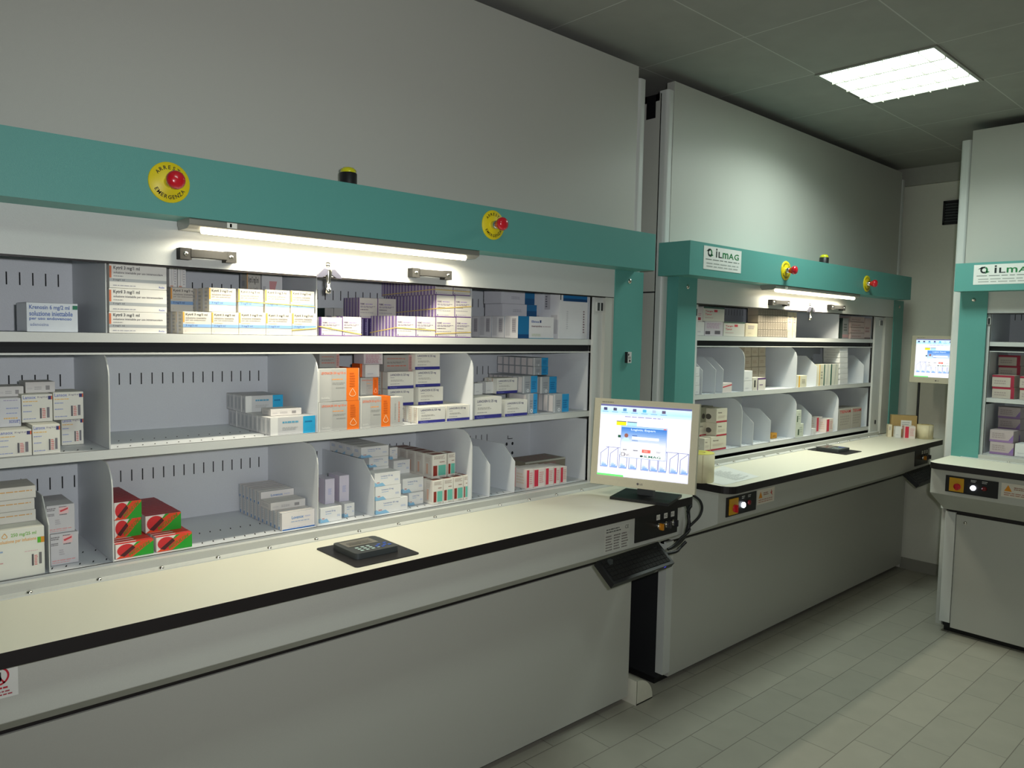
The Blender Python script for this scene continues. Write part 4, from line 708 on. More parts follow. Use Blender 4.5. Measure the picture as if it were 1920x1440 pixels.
 ('2', 'tiny', 'tiny grey-white carton end in the tight block under the far lamp', 'tight block of tiny cartons on the far top shelf', 3.584, 0.382, 1.5964, 0.0218, 0.06, 0.037, 1, 0),
 ('2', 'tiny', 'tiny grey-white carton end in the tight block under the far lamp', 'tight block of tiny cartons on the far top shelf', 3.581, 0.382, 1.634, 0.0218, 0.06, 0.036, 1, 0),
 ('2', 'tiny', 'tiny grey-white carton end in the tight block under the far lamp', 'tight block of tiny cartons on the far top shelf', 3.578, 0.382, 1.6706, 0.0218, 0.06, 0.036, 1, 0),
 ('2', 'tiny', 'tiny grey-white carton end in the tight block under the far lamp', 'tight block of tiny cartons on the far top shelf', 3.612, 0.382, 1.5588, 0.0218, 0.06, 0.036, 1, 0),
 ('2', 'tiny', 'tiny grey-white carton end in the tight block under the far lamp', 'tight block of tiny cartons on the far top shelf', 3.609, 0.382, 1.5954, 0.0218, 0.06, 0.037, 1, 0),
 ('2', 'tiny', 'tiny grey-white carton end in the tight block under the far lamp', 'tight block of tiny cartons on the far top shelf', 3.605, 0.382, 1.633, 0.0228, 0.06, 0.037, 1, 0),
 ('2', 'tiny', 'tiny grey-white carton end in the tight block under the far lamp', 'tight block of tiny cartons on the far top shelf', 3.602, 0.382, 1.6706, 0.0218, 0.06, 0.036, 1, 0),
 ('2', 'tiny', 'tiny grey-white carton end in the tight block under the far lamp', 'tight block of tiny cartons on the far top shelf', 3.637, 0.382, 1.5588, 0.0218, 0.06, 0.037, 1, 0),
 ('2', 'tiny', 'tiny grey-white carton end in the tight block under the far lamp', 'tight block of tiny cartons on the far top shelf', 3.633, 0.382, 1.5964, 0.0228, 0.06, 0.037, 1, 0),
 ('2', 'tiny', 'tiny grey-white carton end in the tight block under the far lamp', 'tight block of tiny cartons on the far top shelf', 3.63, 0.382, 1.634, 0.0228, 0.06, 0.037, 1, 0),
 ('2', 'tiny', 'tiny grey-white carton end in the tight block under the far lamp', 'tight block of tiny cartons on the far top shelf', 3.627, 0.382, 1.6716, 0.0218, 0.06, 0.036, 1, 0),
 ('2', 'tiny', 'tiny grey-white carton end in the tight block under the far lamp', 'tight block of tiny cartons on the far top shelf', 3.662, 0.382, 1.5588, 0.0218, 0.06, 0.037, 1, 0),
 ('2', 'tiny', 'tiny grey-white carton end in the tight block under the far lamp', 'tight block of tiny cartons on the far top shelf', 3.658, 0.382, 1.5964, 0.0228, 0.06, 0.037, 1, 0),
 ('2', 'tiny', 'tiny grey-white carton end in the tight block under the far lamp', 'tight block of tiny cartons on the far top shelf', 3.655, 0.382, 1.634, 0.0228, 0.06, 0.037, 1, 0),
 ('2', 'tiny', 'tiny grey-white carton end in the tight block under the far lamp', 'tight block of tiny cartons on the far top shelf', 3.652, 0.382, 1.6716, 0.0228, 0.06, 0.037, 1, 0),
 ('2', 'tiny', 'tiny grey-white carton end in the tight block under the far lamp', 'tight block of tiny cartons on the far top shelf', 3.687, 0.382, 1.5588, 0.0228, 0.06, 0.037, 1, 0),
 ('2', 'tiny', 'tiny grey-white carton end in the tight block under the far lamp', 'tight block of tiny cartons on the far top shelf', 3.684, 0.382, 1.5964, 0.0218, 0.06, 0.037, 1, 0),
 ('2', 'tiny', 'tiny grey-white carton end in the tight block under the far lamp', 'tight block of tiny cartons on the far top shelf', 3.68, 0.382, 1.634, 0.0228, 0.06, 0.037, 1, 0),
 ('2', 'tiny', 'tiny grey-white carton end in the tight block under the far lamp', 'tight block of tiny cartons on the far top shelf', 3.677, 0.382, 1.6716, 0.0228, 0.06, 0.037, 1, 0),
 ('2', 'tiny', 'tiny grey-white carton end in the tight block under the far lamp', 'tight block of tiny cartons on the far top shelf', 3.712, 0.382, 1.5588, 0.0228, 0.06, 0.037, 1, 0),
 ('2', 'tiny', 'tiny grey-white carton end in the tight block under the far lamp', 'tight block of tiny cartons on the far top shelf', 3.709, 0.382, 1.5964, 0.0228, 0.06, 0.038, 1, 0),
 ('2', 'tiny', 'tiny grey-white carton end in the tight block under the far lamp', 'tight block of tiny cartons on the far top shelf', 3.706, 0.382, 1.635, 0.0228, 0.06, 0.037, 1, 0),
 ('2', 'tiny', 'tiny grey-white carton end in the tight block under the far lamp', 'tight block of tiny cartons on the far top shelf', 3.703, 0.382, 1.6726, 0.0218, 0.06, 0.037, 1, 0),
 ('2', 'tiny', 'tiny grey-white carton end in the tight block under the far lamp', 'tight block of tiny cartons on the far top shelf', 3.738, 0.382, 1.5588, 0.0228, 0.06, 0.038, 1, 0),
 ('2', 'tiny', 'tiny grey-white carton end in the tight block under the far lamp', 'tight block of tiny cartons on the far top shelf', 3.735, 0.382, 1.5974, 0.0228, 0.06, 0.037, 1, 0),
 ('2', 'tiny', 'tiny grey-white carton end in the tight block under the far lamp', 'tight block of tiny cartons on the far top shelf', 3.731, 0.382, 1.635, 0.0238, 0.06, 0.038, 1, 0),
 ('2', 'tiny', 'tiny grey-white carton end in the tight block under the far lamp', 'tight block of tiny cartons on the far top shelf', 3.728, 0.382, 1.6736, 0.0228, 0.06, 0.037, 1, 0),
 ('2', 'tiny', 'tiny grey-white carton end in the tight block under the far lamp', 'tight block of tiny cartons on the far top shelf', 3.764, 0.382, 1.5588, 0.0238, 0.06, 0.037, 1, 0),
 ('2', 'tiny', 'tiny grey-white carton end in the tight block under the far lamp', 'tight block of tiny cartons on the far top shelf', 3.761, 0.382, 1.5964, 0.0228, 0.06, 0.038, 1, 0),
 ('2', 'tiny', 'tiny grey-white carton end in the tight block under the far lamp', 'tight block of tiny cartons on the far top shelf', 3.757, 0.382, 1.635, 0.0238, 0.06, 0.037, 1, 0),
 ('2', 'tiny', 'tiny grey-white carton end in the tight block under the far lamp', 'tight block of tiny cartons on the far top shelf', 3.754, 0.382, 1.6726, 0.0228, 0.06, 0.038, 1, 0),
 ('2', 'tiny', 'tiny grey-white carton end in the tight block under the far lamp', 'tight block of tiny cartons on the far top shelf', 3.79, 0.382, 1.5588, 0.0238, 0.06, 0.038, 1, 0),
 ('2', 'tiny', 'tiny grey-white carton end in the tight block under the far lamp', 'tight block of tiny cartons on the far top shelf', 3.787, 0.382, 1.5974, 0.0228, 0.06, 0.038, 1, 0),
 ('2', 'tiny', 'tiny grey-white carton end in the tight block under the far lamp', 'tight block of tiny cartons on the far top shelf', 3.783, 0.382, 1.636, 0.0238, 0.06, 0.037, 1, 0),
 ('2', 'tiny', 'tiny grey-white carton end in the tight block under the far lamp', 'tight block of tiny cartons on the far top shelf', 3.78, 0.382, 1.6736, 0.0238, 0.06, 0.038, 1, 0),
 ('2', 'cream', 'tall cream carton, left of two lit beside the far divider', None, 3.81, 0.382, 1.5588, 0.0538, 0.12, 0.136, 1, 0),
 ('2', 'cream', 'tall cream carton, right of two lit beside the far divider', None, 3.871, 0.382, 1.5588, 0.0366, 0.12, 0.135, 1, 0),
 ('2', 'greydark', 'dark grey carton standing right of the second far divider', None, 4.473, 0.382, 1.5588, 0.0778, 0.12, 0.122, 1, 0),
 ('2', 'pinkgrey', 'flat pink-grey carton, lowest of four stacked on the far top shelf', None, 4.585, 0.382, 1.5588, 0.1948, 0.12, 0.034, 1, 0),
 ('2', 'pinkgrey', 'flat pink-grey carton, second of four stacked on the far top shelf', None, 4.581, 0.382, 1.5934, 0.1948, 0.12, 0.033, 1, 0),
 ('2', 'pinkgrey', 'flat pink-grey carton, third of four stacked on the far top shelf', None, 4.577, 0.382, 1.627, 0.1948, 0.12, 0.033, 1, 0),
 ('2', 'pinkgrey', 'flat pink-grey carton, topmost of four stacked on the far top shelf', None, 4.573, 0.382, 1.6606, 0.1948, 0.12, 0.033, 1, 0),
 ('2', 'pinkgrey', 'tall pinkish carton at the right end of the far top shelf', None, 4.782, 0.382, 1.5588, 0.0888, 0.1, 0.129, 1, 0),
 ('2', 'white', 'white carton, lowest of three stacked at the left end of the far middle shelf', None, 2.977, 0.382, 1.2858, 0.0338, 0.08, 0.042, 1, 0),
 ('2', 'white', 'white carton, middle of three stacked at the left end of the far middle shelf', None, 2.974, 0.382, 1.3284, 0.0338, 0.08, 0.042, 1, 0),
 ('2', 'white', 'white carton, topmost of three stacked at the left end of the far middle shelf', None, 2.972, 0.382, 1.371, 0.0328, 0.08, 0.042, 1, 0),
 ('2', 'redline', 'small white carton with red line alone on the far middle shelf', None, 3.207, 0.382, 1.2858, 0.0798, 0.06, 0.046, 1, 0),
 ('2', 'crate', 'grey-brown carton in the tall block of twelve on the far middle shelf', 'tall block of twelve grey-brown cartons', 3.549, 0.47, 1.2858, 0.0678, 0.1, 0.056, 1, 0),
 ('2', 'crate', 'grey-brown carton in the tall block of twelve on the far middle shelf', 'tall block of twelve grey-brown cartons', 3.621, 0.47, 1.2858, 0.0698, 0.1, 0.057, 1, 0),
 ('2', 'crate', 'grey-brown carton in the tall block of twelve on the far middle shelf', 'tall block of twelve grey-brown cartons', 3.695, 0.47, 1.2858, 0.0718, 0.1, 0.057, 1, 0),
 ('2', 'crate', 'grey-brown carton in the tall block of twelve on the far middle shelf', 'tall block of twelve grey-brown cartons', 3.545, 0.47, 1.3424, 0.0678, 0.1, 0.056, 1, 0),
 ('2', 'crate', 'grey-brown carton in the tall block of twelve on the far middle shelf', 'tall block of twelve grey-brown cartons', 3.617, 0.47, 1.3434, 0.0688, 0.1, 0.056, 1, 0),
 ('2', 'crate', 'grey-brown carton in the tall block of twelve on the far middle shelf', 'tall block of twelve grey-brown cartons', 3.69, 0.47, 1.3434, 0.0718, 0.1, 0.057, 1, 0),
 ('2', 'crate', 'grey-brown carton in the tall block of twelve on the far middle shelf', 'tall block of twelve grey-brown cartons', 3.54, 0.47, 1.399, 0.0678, 0.1, 0.055, 1, 0),
 ('2', 'crate', 'grey-brown carton in the tall block of twelve on the far middle shelf', 'tall block of twelve grey-brown cartons', 3.612, 0.47, 1.4, 0.0698, 0.1, 0.057, 1, 0),
 ('2', 'crate', 'grey-brown carton in the tall block of twelve on the far middle shelf', 'tall block of twelve grey-brown cartons', 3.686, 0.47, 1.401, 0.0708, 0.1, 0.057, 1, 0),
 ('2', 'crate', 'grey-brown carton in the tall block of twelve on the far middle shelf', 'tall block of twelve grey-brown cartons', 3.536, 0.47, 1.4546, 0.0678, 0.1, 0.0499, 1, 0),
 ('2', 'crate', 'grey-brown carton in the tall block of twelve on the far middle shelf', 'tall block of twelve grey-brown cartons', 3.608, 0.47, 1.4576, 0.0688, 0.1, 0.0469, 1, 0),
 ('2', 'crate', 'grey-brown carton in the tall block of twelve on the far middle shelf', 'tall block of twelve grey-brown cartons', 3.681, 0.47, 1.4586, 0.0708, 0.1, 0.0459, 1, 0),
 ('2', 'white', 'white carton, lower of two in front of the tall grey-brown block', None, 3.4, 0.382, 1.2858, 0.0778, 0.06, 0.051, 1, 0),
 ('2', 'white', 'white carton, upper of two in front of the tall grey-brown block', None, 3.396, 0.382, 1.3374, 0.0778, 0.06, 0.05, 1, 0),
 ('2', 'darkmark', 'small white carton with black mark in front of the tall grey-brown block', None, 3.482, 0.382, 1.2858, 0.0458, 0.06, 0.065, 1, 0),
 ('2', 'purpletop', 'white carton with purple top in front of the tall grey-brown block', None, 3.535, 0.382, 1.2858, 0.0728, 0.06, 0.063, 1, 0),
 ('2', 'yellowedge', 'white carton with yellow left edge by the lit far divider', None, 3.963, 0.382, 1.2858, 0.0918, 0.06, 0.064, 1, 0),
 ('2', 'yellowedge', 'white carton with orange edge, first of the lit trio on the far middle shelf', None, 4.203, 0.382, 1.2858, 0.0508, 0.1, 0.122, 1, 0),
 ('2', 'greenedge', 'white carton with green edge, second of the lit trio on the far middle shelf', None, 4.259, 0.382, 1.2858, 0.0758, 0.1, 0.123, 1, 0),
 ('2', 'greenedge', 'white carton with green edge, last of the lit trio on the far middle shelf', None, 4.343, 0.382, 1.2858, 0.1028, 0.1, 0.122, 1, 0),
 ('2', 'white', 'flat white carton in the tall lit stack of seven on the far middle shelf', 'tall lit stack of seven white cartons', 4.471, 0.382, 1.2858, 0.1078, 0.1, 0.031, 1, 0),
 ('2', 'white', 'flat white carton in the tall lit stack of seven on the far middle shelf', 'tall lit stack of seven white cartons', 4.468, 0.382, 1.3174, 0.1068, 0.1, 0.032, 1, 0),
 ('2', 'white', 'flat white carton in the tall lit stack of seven on the far middle shelf', 'tall lit stack of seven white cartons', 4.464, 0.382, 1.35, 0.1078, 0.1, 0.031, 1, 0),
 ('2', 'white', 'flat white carton in the tall lit stack of seven on the far middle shelf', 'tall lit stack of seven white cartons', 4.461, 0.382, 1.3816, 0.1068, 0.1, 0.032, 1, 0),
 ('2', 'white', 'flat white carton in the tall lit stack of seven on the far middle shelf', 'tall lit stack of seven white cartons', 4.457, 0.382, 1.4142, 0.1068, 0.1, 0.031, 1, 0),
 ('2', 'white', 'flat white carton in the tall lit stack of seven on the far middle shelf', 'tall lit stack of seven white cartons', 4.454, 0.382, 1.4458, 0.1068, 0.1, 0.031, 1, 0),
 ('2', 'white', 'flat white carton in the tall lit stack of seven on the far middle shelf', 'tall lit stack of seven white cartons', 4.451, 0.382, 1.4774, 0.1058, 0.1, 0.0271, 1, 0),
 ('2', 'redbase', 'white carton with red base, left of the lowest layer by the paper roll', None, 3.068, 0.382, 1.0088, 0.0478, 0.09, 0.064, 1, 0),
 ('2', 'redbase', 'wide white carton with red base, right of the lowest layer by the paper roll', None, 3.121, 0.382, 1.0088, 0.1348, 0.09, 0.067, 1, 0),
 ('2', 'redbase', 'white carton with red base, left of the middle layer by the paper roll', None, 3.097, 0.44, 1.0734, 0.0808, 0.05, 0.067, 1, 0),
 ('2', 'redbase', 'white carton with red base, right of the middle layer by the paper roll', None, 3.167, 0.382, 1.0764, 0.0888, 0.09, 0.065, 1, 0),
 ('2', 'redbase', 'white carton with red base, topmost by the paper roll', None, 3.162, 0.382, 1.142, 0.0928, 0.09, 0.067, 1, 0),
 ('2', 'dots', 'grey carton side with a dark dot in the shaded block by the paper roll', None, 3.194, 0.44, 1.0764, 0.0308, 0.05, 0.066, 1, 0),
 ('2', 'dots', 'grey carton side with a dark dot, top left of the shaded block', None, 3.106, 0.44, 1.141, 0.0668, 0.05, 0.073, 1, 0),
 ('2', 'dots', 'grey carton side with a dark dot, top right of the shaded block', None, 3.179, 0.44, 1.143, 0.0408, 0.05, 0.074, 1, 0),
 ('2', 'orangebox', 'tiny orange carton alone on the far bottom shelf', None, 3.789, 0.433, 1.0088, 0.0568, 0.03, 0.029, 1, 0),
 ('2', 'greenmark', 'white carton with dark green mark, lower of two on the far bottom shelf', None, 3.953, 0.382, 1.0088, 0.0908, 0.07, 0.072, 1, 0),
 ('2', 'greenmark', 'white carton with dark green mark, upper of two on the far bottom shelf', None, 3.945, 0.382, 1.0814, 0.0658, 0.07, 0.077, 1, 0),
 ('2', 'white', 'tiny white carton leaning by the small far divider', None, 4.162, 0.382, 1.0088, 0.0308, 0.04, 0.034, 1, 0),
 ('2', 'pink', 'pink-striped carton, left of two beyond the small far divider', None, 4.275, 0.42, 1.0088, 0.0738, 0.08, 0.089, 1, 0),
 ('2', 'pink', 'pink-striped carton, right of two beyond the small far divider', None, 4.322, 0.382, 1.0088, 0.0888, 0.08, 0.079, 1, 0),
 ('2', 'redtop', 'grey carton with red top lettering, left of two at the far right end', None, 4.483, 0.382, 1.0088, 0.1678, 0.12, 0.126, 1, 0),
 ('2', 'redtop', 'grey carton with red top lettering, right of two at the far right end', None, 4.663, 0.382, 1.0088, 0.1338, 0.12, 0.126, 1, 0),
 ('3', 'redbands', 'carton with crimson bands, lower left at the front of the right-hand machine', None, 0.1622, 0.382, 1.2688, 0.0978, 0.1, 0.058, 1, 0),
 ('3', 'redbands', 'carton with crimson bands, upper left at the front of the right-hand machine', None, 0.1592, 0.382, 1.3274, 0.0978, 0.1, 0.06, 1, 0),
 ('3', 'redbands', 'carton with crimson bands at the frame edge, lower, right-hand machine', None, 0.2842, 0.382, 1.2688, 0.0938, 0.1, 0.059, 1, 0),
 ('3', 'redbands', 'carton with crimson bands at the frame edge, upper, right-hand machine', None, 0.2812, 0.382, 1.3284, 0.0938, 0.1, 0.059, 1, 0),
 ('3', 'redbands', 'shaded carton with crimson bands, lowest of four stacked behind the front ones', None, 0.1592, 0.5, 1.2688, 0.0998, 0.1, 0.054, 1, 0),
 ('3', 'redbands', 'shaded carton with crimson bands, second of four stacked behind the front ones', None, 0.1562, 0.5, 1.3234, 0.0998, 0.1, 0.055, 1, 0),
 ('3', 'redbands', 'shaded carton with crimson bands, third of four stacked behind the front ones', None, 0.1532, 0.5, 1.379, 0.0988, 0.1, 0.055, 1, 0),
 ('3', 'redbands', 'shaded carton with crimson bands, topmost of four stacked behind the front ones', None, 0.1502, 0.5, 1.4346, 0.0988, 0.1, 0.054, 1, 0),
 ('3', 'lilac', 'carton with lilac bands, lower left at the front of the right-hand bottom shelf', None, 0.1672, 0.382, 0.9798, 0.1058, 0.1, 0.063, 1, 0),
 ('3', 'lilac', 'carton with lilac bands, upper left at the front of the right-hand bottom shelf', None, 0.1642, 0.382, 1.0434, 0.1048, 0.1, 0.061, 1, 0),
 ('3', 'white', 'grey-white carton at the frame edge of the right-hand bottom shelf', None, 0.2792, 0.382, 0.9798, 0.0798, 0.1, 0.065, 1, 0),
 ('3', 'lilac', 'shaded carton with lilac bands, lowest of four stacked on the right-hand bottom shelf', None, 0.1742, 0.5, 0.9798, 0.0998, 0.1, 0.059, 1, 0),
 ('3', 'lilac', 'shaded carton with lilac bands, second of four stacked on the right-hand bottom shelf', None, 0.1712, 0.5, 1.0394, 0.0988, 0.1, 0.059, 1, 0),
 ('3', 'lilac', 'shaded carton with lilac bands, third of four stacked on the right-hand bottom shelf', None, 0.1672, 0.5, 1.099, 0.0998, 0.1, 0.059, 1, 0),
 ('3', 'lilac', 'shaded carton with lilac bands, topmost of four stacked on the right-hand bottom shelf', None, 0.1642, 0.5, 1.1586, 0.0998, 0.1, 0.059, 1, 0),
]

jr=random.Random(3)
KIND=dict(filmblock='carton_pack',purple='purple_edged_carton',spine='purple_edged_carton',redgreen='red_green_carton',redgreenw='red_green_carton',gransmall='blue_banded_carton',lanox='navy_banded_carton',cyan='cyan_ended_carton',cyanbox='cyan_ended_carton',bluestrip='blue_lined_carton',bluecorner='blue_cornered_carton',brownteal='brown_teal_carton',tiny='small_carton')
for m,typ,label,grp,x,y,z,w,d,h,n,rz in CARTONS:
    me=carton_mesh(typ,w,d-.0007,h)
    for i in range(n):
        o=bpy.data.objects.new(KIND.get(typ,'medicine_box'),me); COL.objects.link(o)
        jx=jr.uniform(-.0006,.0006) if n>1 else 0.
        if m=='3': o.location=(4.08+y+i*d,-.2528-x,z); o.rotation_euler=(0,0,-math.pi/2)
        else: o.location=(x+jx,y+i*d,z)
        tag(o,label,'box',grp)

# rubber bands round the files
def band(x0,x1,y0,y1,za,zb,zc,label):
    """closed loop: left side from zc (back) to za (front left corner), front from za to zb"""
    t=.0007; hh=.0013
    P=[(x0-t,y1+t,zc),(x0-t,y0-t,za),(x1+t,y0-t,zb),(x1+t,y1+t,zb)]; Q=[(x0,y1,zc),(x0,y0,za),(x1,y0,zb),(x1,y1,zb)]
    vs=[]
    for a,b in zip(P,Q):
        vs+=[(a[0],a[1],a[2]-hh),(a[0],a[1],a[2]+hh),(b[0],b[1],b[2]+hh),(b[0],b[1],b[2]-hh)]
    fs=[]
    for i in range(4):
        j=(i+1)%4
        for k in range(4): fs.append((4*i+k,4*j+k,4*j+(k+1)%4,4*i+(k+1)%4))
    mb=MB(); mb.add(vs,fs,RUBBER); tag(mb.build('rubber_band'),label,'rubber band')
e=.0006
band(1.073-e,1.2065+e,.382-e,.472,1.561,1.540,1.561,'yellow rubber band slanting across the purple-edged pair by the second divider')
band(1.3315-e,1.4845+e,.382-e,.532,1.563,1.557,1.545,'yellow rubber band across the left half of the lower purple-edged row')
band(1.485-e,1.6335,.382-e,.402,1.546,1.553,1.546,'thin rubber band across the right half of the lower purple-edged row')
band(1.485-e,1.6335,.382-e,.690,1.628,1.640,1.612,'yellow rubber band round the long middle purple-edged file')
band(1.479-e,1.628,.382-e,.690,1.690,1.689,1.678,'yellow rubber band round the top purple-edged file')
band(.831-e,1.0535,.385-e,.43,1.624,1.618,1.62,'thin rubber band across the upper blue-banded row')
band(.984-e,1.0600,.382-e,.427,1.549,1.556,1.549,'yellow rubber band across the last lower blue-banded carton')

# ------------------------------------------------------------------ things on and around the worktops
def screen(mb,F,e=.7):
    """desktop with a log-in window; u 0..1 to the right, v 0..1 downwards"""
    R=lambda u0,v0,u1,v1,c,k=1:rect(mb,lambda u,v:F(u,v,.0004*k),u0,v1,u1,v0,glow(c,e))
    R(0,0,1,1,(236,236,250),0)
    R(0,0,1,.025,(96,96,150)); 
    for k in range(4): R(0,.025+k*.03,1,.055+k*.03,[(214,236,252),(196,230,252),(186,228,252),(206,236,250)][k])
    for k,u in enumerate((.055,.165,.275,.385,.495,.6,.705)):
        R(u-.02,.045,u+.02,.085,[(70,70,110),(80,80,110),(90,140,190),(90,80,130),(90,180,220),(180,196,220),(100,90,120)][k],2); R(u-.035,.098,u+.035,.108,(130,170,210),2)
    bars(mb,lambda u,v:F(u,v,.0008),.28,.165,.70,.150,1,glow((150,150,196),e),.8,3,.02)
    for v in (.25,.31,.38,.42): bars(mb,lambda u,v_:F(u,v_,.0008),.03,v+.008,.16,v,1,glow((206,206,230),e),.8,5)
    R(.19,.225,.30,.235,(60,56,90),2); R(.19,.235,.30,.285,(240,236,30),2); R(.31,.225,.42,.235,(60,60,100),2); R(.31,.235,.42,.285,(176,226,250),2)
    R(.215,.42,.262,.455,(30,84,60),2)
    L=glow((120,126,170),e)
    def line(a,b,k=2,t=.003):
        d=Vector((b[0]-a[0],b[1]-a[1],0)).normalized(); n=(-d.y*t,d.x*t)
        mb.add([F(a[0]-n[0],a[1]-n[1],.0004*k),F(a[0]+n[0],a[1]+n[1],.0004*k),F(b[0]+n[0],b[1]+n[1],.0004*k),F(b[0]-n[0],b[1]-n[1],.0004*k)],[(0,1,2,3)],L)
    for i,u in enumerate((.03,.14,.245,.355,.49,.585,.68,.80,.91)):
        for k in range(4): mb.add([F(u,.875-k*.02,.0006),F(u+.085-k*.02,.875-k*.02,.0006),F(u+.085-k*.014,.855-k*.02,.0006),F(u+.02,.855-k*.02,.0006)],[(0,1,2,3)],glow([(130,170,230),(160,190,236),(190,210,242),(212,224,246)][k],e))
        line((u,.69),(u,.88)); line((u,.88),(u+.085,.88)); line((u,.69),(u+.085,.60)); line((u+.085,.60),(u+.085,.86))
    line((.085,.60),(.99,.60))
    R(0,.978,1,1,(226,226,240)); R(0,.975,.30,1,(110,230,120),2)
    # log-in window
    R(.247,.283,.755,.727,(150,166,210),3); R(.252,.29,.75,.305,(176,214,250),4)
    for k in range(10):
        t=k/9; R(.252,.305+k*.024,.75,.329+k*.024,(int(70+166*t),int(130+106*t),int(214+36*t)),4)
    R(.252,.545,.75,.72,(250,250,254),4); R(.715,.292,.745,.306,(210,110,100),5)
    mb.text('Logistic Expert',lambda u,v:F(u,v,.0022),.36,.352,.63,.318,glow((226,240,252),e),True)
    mb.add([F(.31+.022*math.cos(t*.5236),.42+.03*math.sin(t*.5236),.0022) for t in range(12)],[tuple(range(12))],glow((150,96,84),e))
    mb.add([F(.272,.50,.0021),F(.348,.50,.0021),F(.338,.45,.0021),F(.282,.45,.0021)],[(0,1,2,3)],glow((196,230,250),e))
    R(.375,.428,.67,.465,(250,250,255),5); R(.375,.505,.67,.54,(250,250,255),5); R(.375,.41,.43,.42,(60,90,160),5); R(.375,.475,.44,.485,(110,140,190),5)
    for k,u in enumerate((.26,.375,.492,.63)): R(u,.595,u+.095,.64,[(236,236,244),(236,236,244),(244,104,96),(240,240,248)][k],5); bars(mb,lambda a,b:F(a,b,.0026),u+.02,.63,u+.075,.605,1 if k<2 else 2,glow([(120,120,130),(120,120,130),(250,190,180),(150,150,160)][k],e),.6,k)
    ringc=glow((80,70,90),e)
    for a,b in (((.265,.66),(.30,.66)),((.30,.66),(.30,.705)),((.30,.705),(.265,.705)),((.265,.705),(.265,.66))):
        d=Vector((b[0]-a[0],b[1]-a[1],0)).normalized(); n=(-d.y*.003,d.x*.003); mb.add([F(a[0]-n[0],a[1]-n[1],.0026),F(a[0]+n[0],a[1]+n[1],.0026),F(b[0]+n[0],b[1]+n[1],.0026),F(b[0]-n[0],b[1]-n[1],.0026)],[(0,1,2,3)],ringc)
    mb.text('NC',lambda u,v:F(u,v,.0026),.305,.703,.365,.668,ringc); mb.text('ILMAG',lambda u,v:F(u,v,.0026),.52,.703,.70,.672,glow((50,110,90),e),True)
    mb.add([F(.49+.018*math.cos(t*.5236),.688+.014*math.sin(t*.5236),.0026) for t in range(12)],[tuple(range(12))],glow((40,70,70),e))
def monitor(loc,rz,tilt,w,h,label,e,stand):
    r=empty('monitor',loc,label,'monitor',rz)
    # own frame: front looks along -y, x to the right, z up from the bottom of the case
    T=Matrix.Translation((0,0,stand))@Matrix.Rotation(-tilt,4,'X')
    b=.026; bb=.036
    mb=MB(); mb.box((-w/2,0,0),(w/2,.022,h),BEIGE,rot=T); mb.box((-w/2+.03,.022,.03),(w/2-.03,.055,h-.03),BEIGE,rot=T)
    F=lambda u,v:T@Vector((u,-.0006,v))
    RG=ink((96,90,92))
    mb.add([F(-.006+.0045*math.cos(k*.5236)-.006,.016+.0045*math.sin(k*.5236)) for k in range(12)],[tuple(range(12))],RG); mb.text('LG',F,-.004,.0125,.006,.0195,RG,True); bars(mb,F,-w/2+.03,h-.016,-w/2+.09,h-.010,1,ink((150,146,130)),.7,2)
    case=mb.build('monitor_case',r,.003)
    mb=MB(); screen(mb,lambda u,v,k:T@Vector((-w/2+b+u*(w-2*b),-.0008-k,h-b*.8-v*(h-b*.8-bb))),e); mb.build('display_screen',case)
    return r,T
mr,T=monitor((2.195,.075,.95),math.radians(-70.0),math.radians(5),.395,.322,'beige desktop monitor showing a log-in window on the near worktop',.72,.045)
mb=MB(); mb.box((-.105,-.035,.0006),(.115,.145,.0106),BLACK); mb.build('stand_base',mr,.004)
mb=MB(); mb.box((-.03,.055,.008),(.03,.085,.16),DARKG); mb.build('stand_neck',mr,.004)
mr2,T=monitor((5.07,.045,.95),math.radians(-88),math.radians(2),.325,.292,'beige monitor on a thin pole at the far end of the middle worktop',.85,.345)
mb=MB(); mb.tube([(-.115,.035,.001),(-.115,.035,.44)],.007,BLACK,10); mb.box((-.13,.02,.0006),(-.10,.05,.02),BLACK); mb.box((-.12,.025,.43),(.03,.055,.45),BLACK); mb.build('support_pole',mr2)

def keyboard(loc,label,w=.33):
    r=empty('keyboard',loc,label,'keyboard'); R=Matrix.Rotation(math.radians(38),4,'X')@Matrix.Rotation(math.radians(-3),4,'Y')
    mb=MB(); mb.box((-w/2,0,-.012),(w/2,.10,.012),BLACK,rot=R); b=mb.build('keyboard_body',r,.004)
    mb=MB()
    for i in range(5):
        for j in range(16): mb.box((-w/2+.012+j*(w-.024)/16,.012+i*.017,.012),(-w/2+.012+(j+.9)*(w-.024)/16,.027+i*.017,.0145),HAND,rot=R)
    mb.build('keys',b)
    mb=MB(); F=lambda u,v:R@Vector((u,-.0008,v)); rect(mb,F,w*.18,-.008,w*.23,.006,ink((120,120,116))); rect(mb,F,w*.33,.002,w*.36,.009,glow((50,50,190),1.)); mb.build('status_label',b)
    mb=MB()
    for sx in (-.12,.13): mb.box((sx-.008,.05,.03),(sx+.008,.062,.066 if loc[2]<.72 else .052),DARKG)
    mb.build('hanger_bracket',r)
    mb=MB(); mb.tube([R@Vector((w/2-.01,.05,0)),R@Vector((w/2+.05,.04,.010)),(w/2+.09,.03,.045),(w/2+.115,.02,.068)],.006,BLACK,8); mb.build('keyboard_cord',r)
    return r
keyboard((2.125,-.006,.708),'black keyboard hanging on edge under the near worktop below the selector knobs')
keyboard((4.80,-.036,.728),'black keyboard hanging under the far end of the middle worktop',.36)
mb=MB(); rr=random.Random(5)
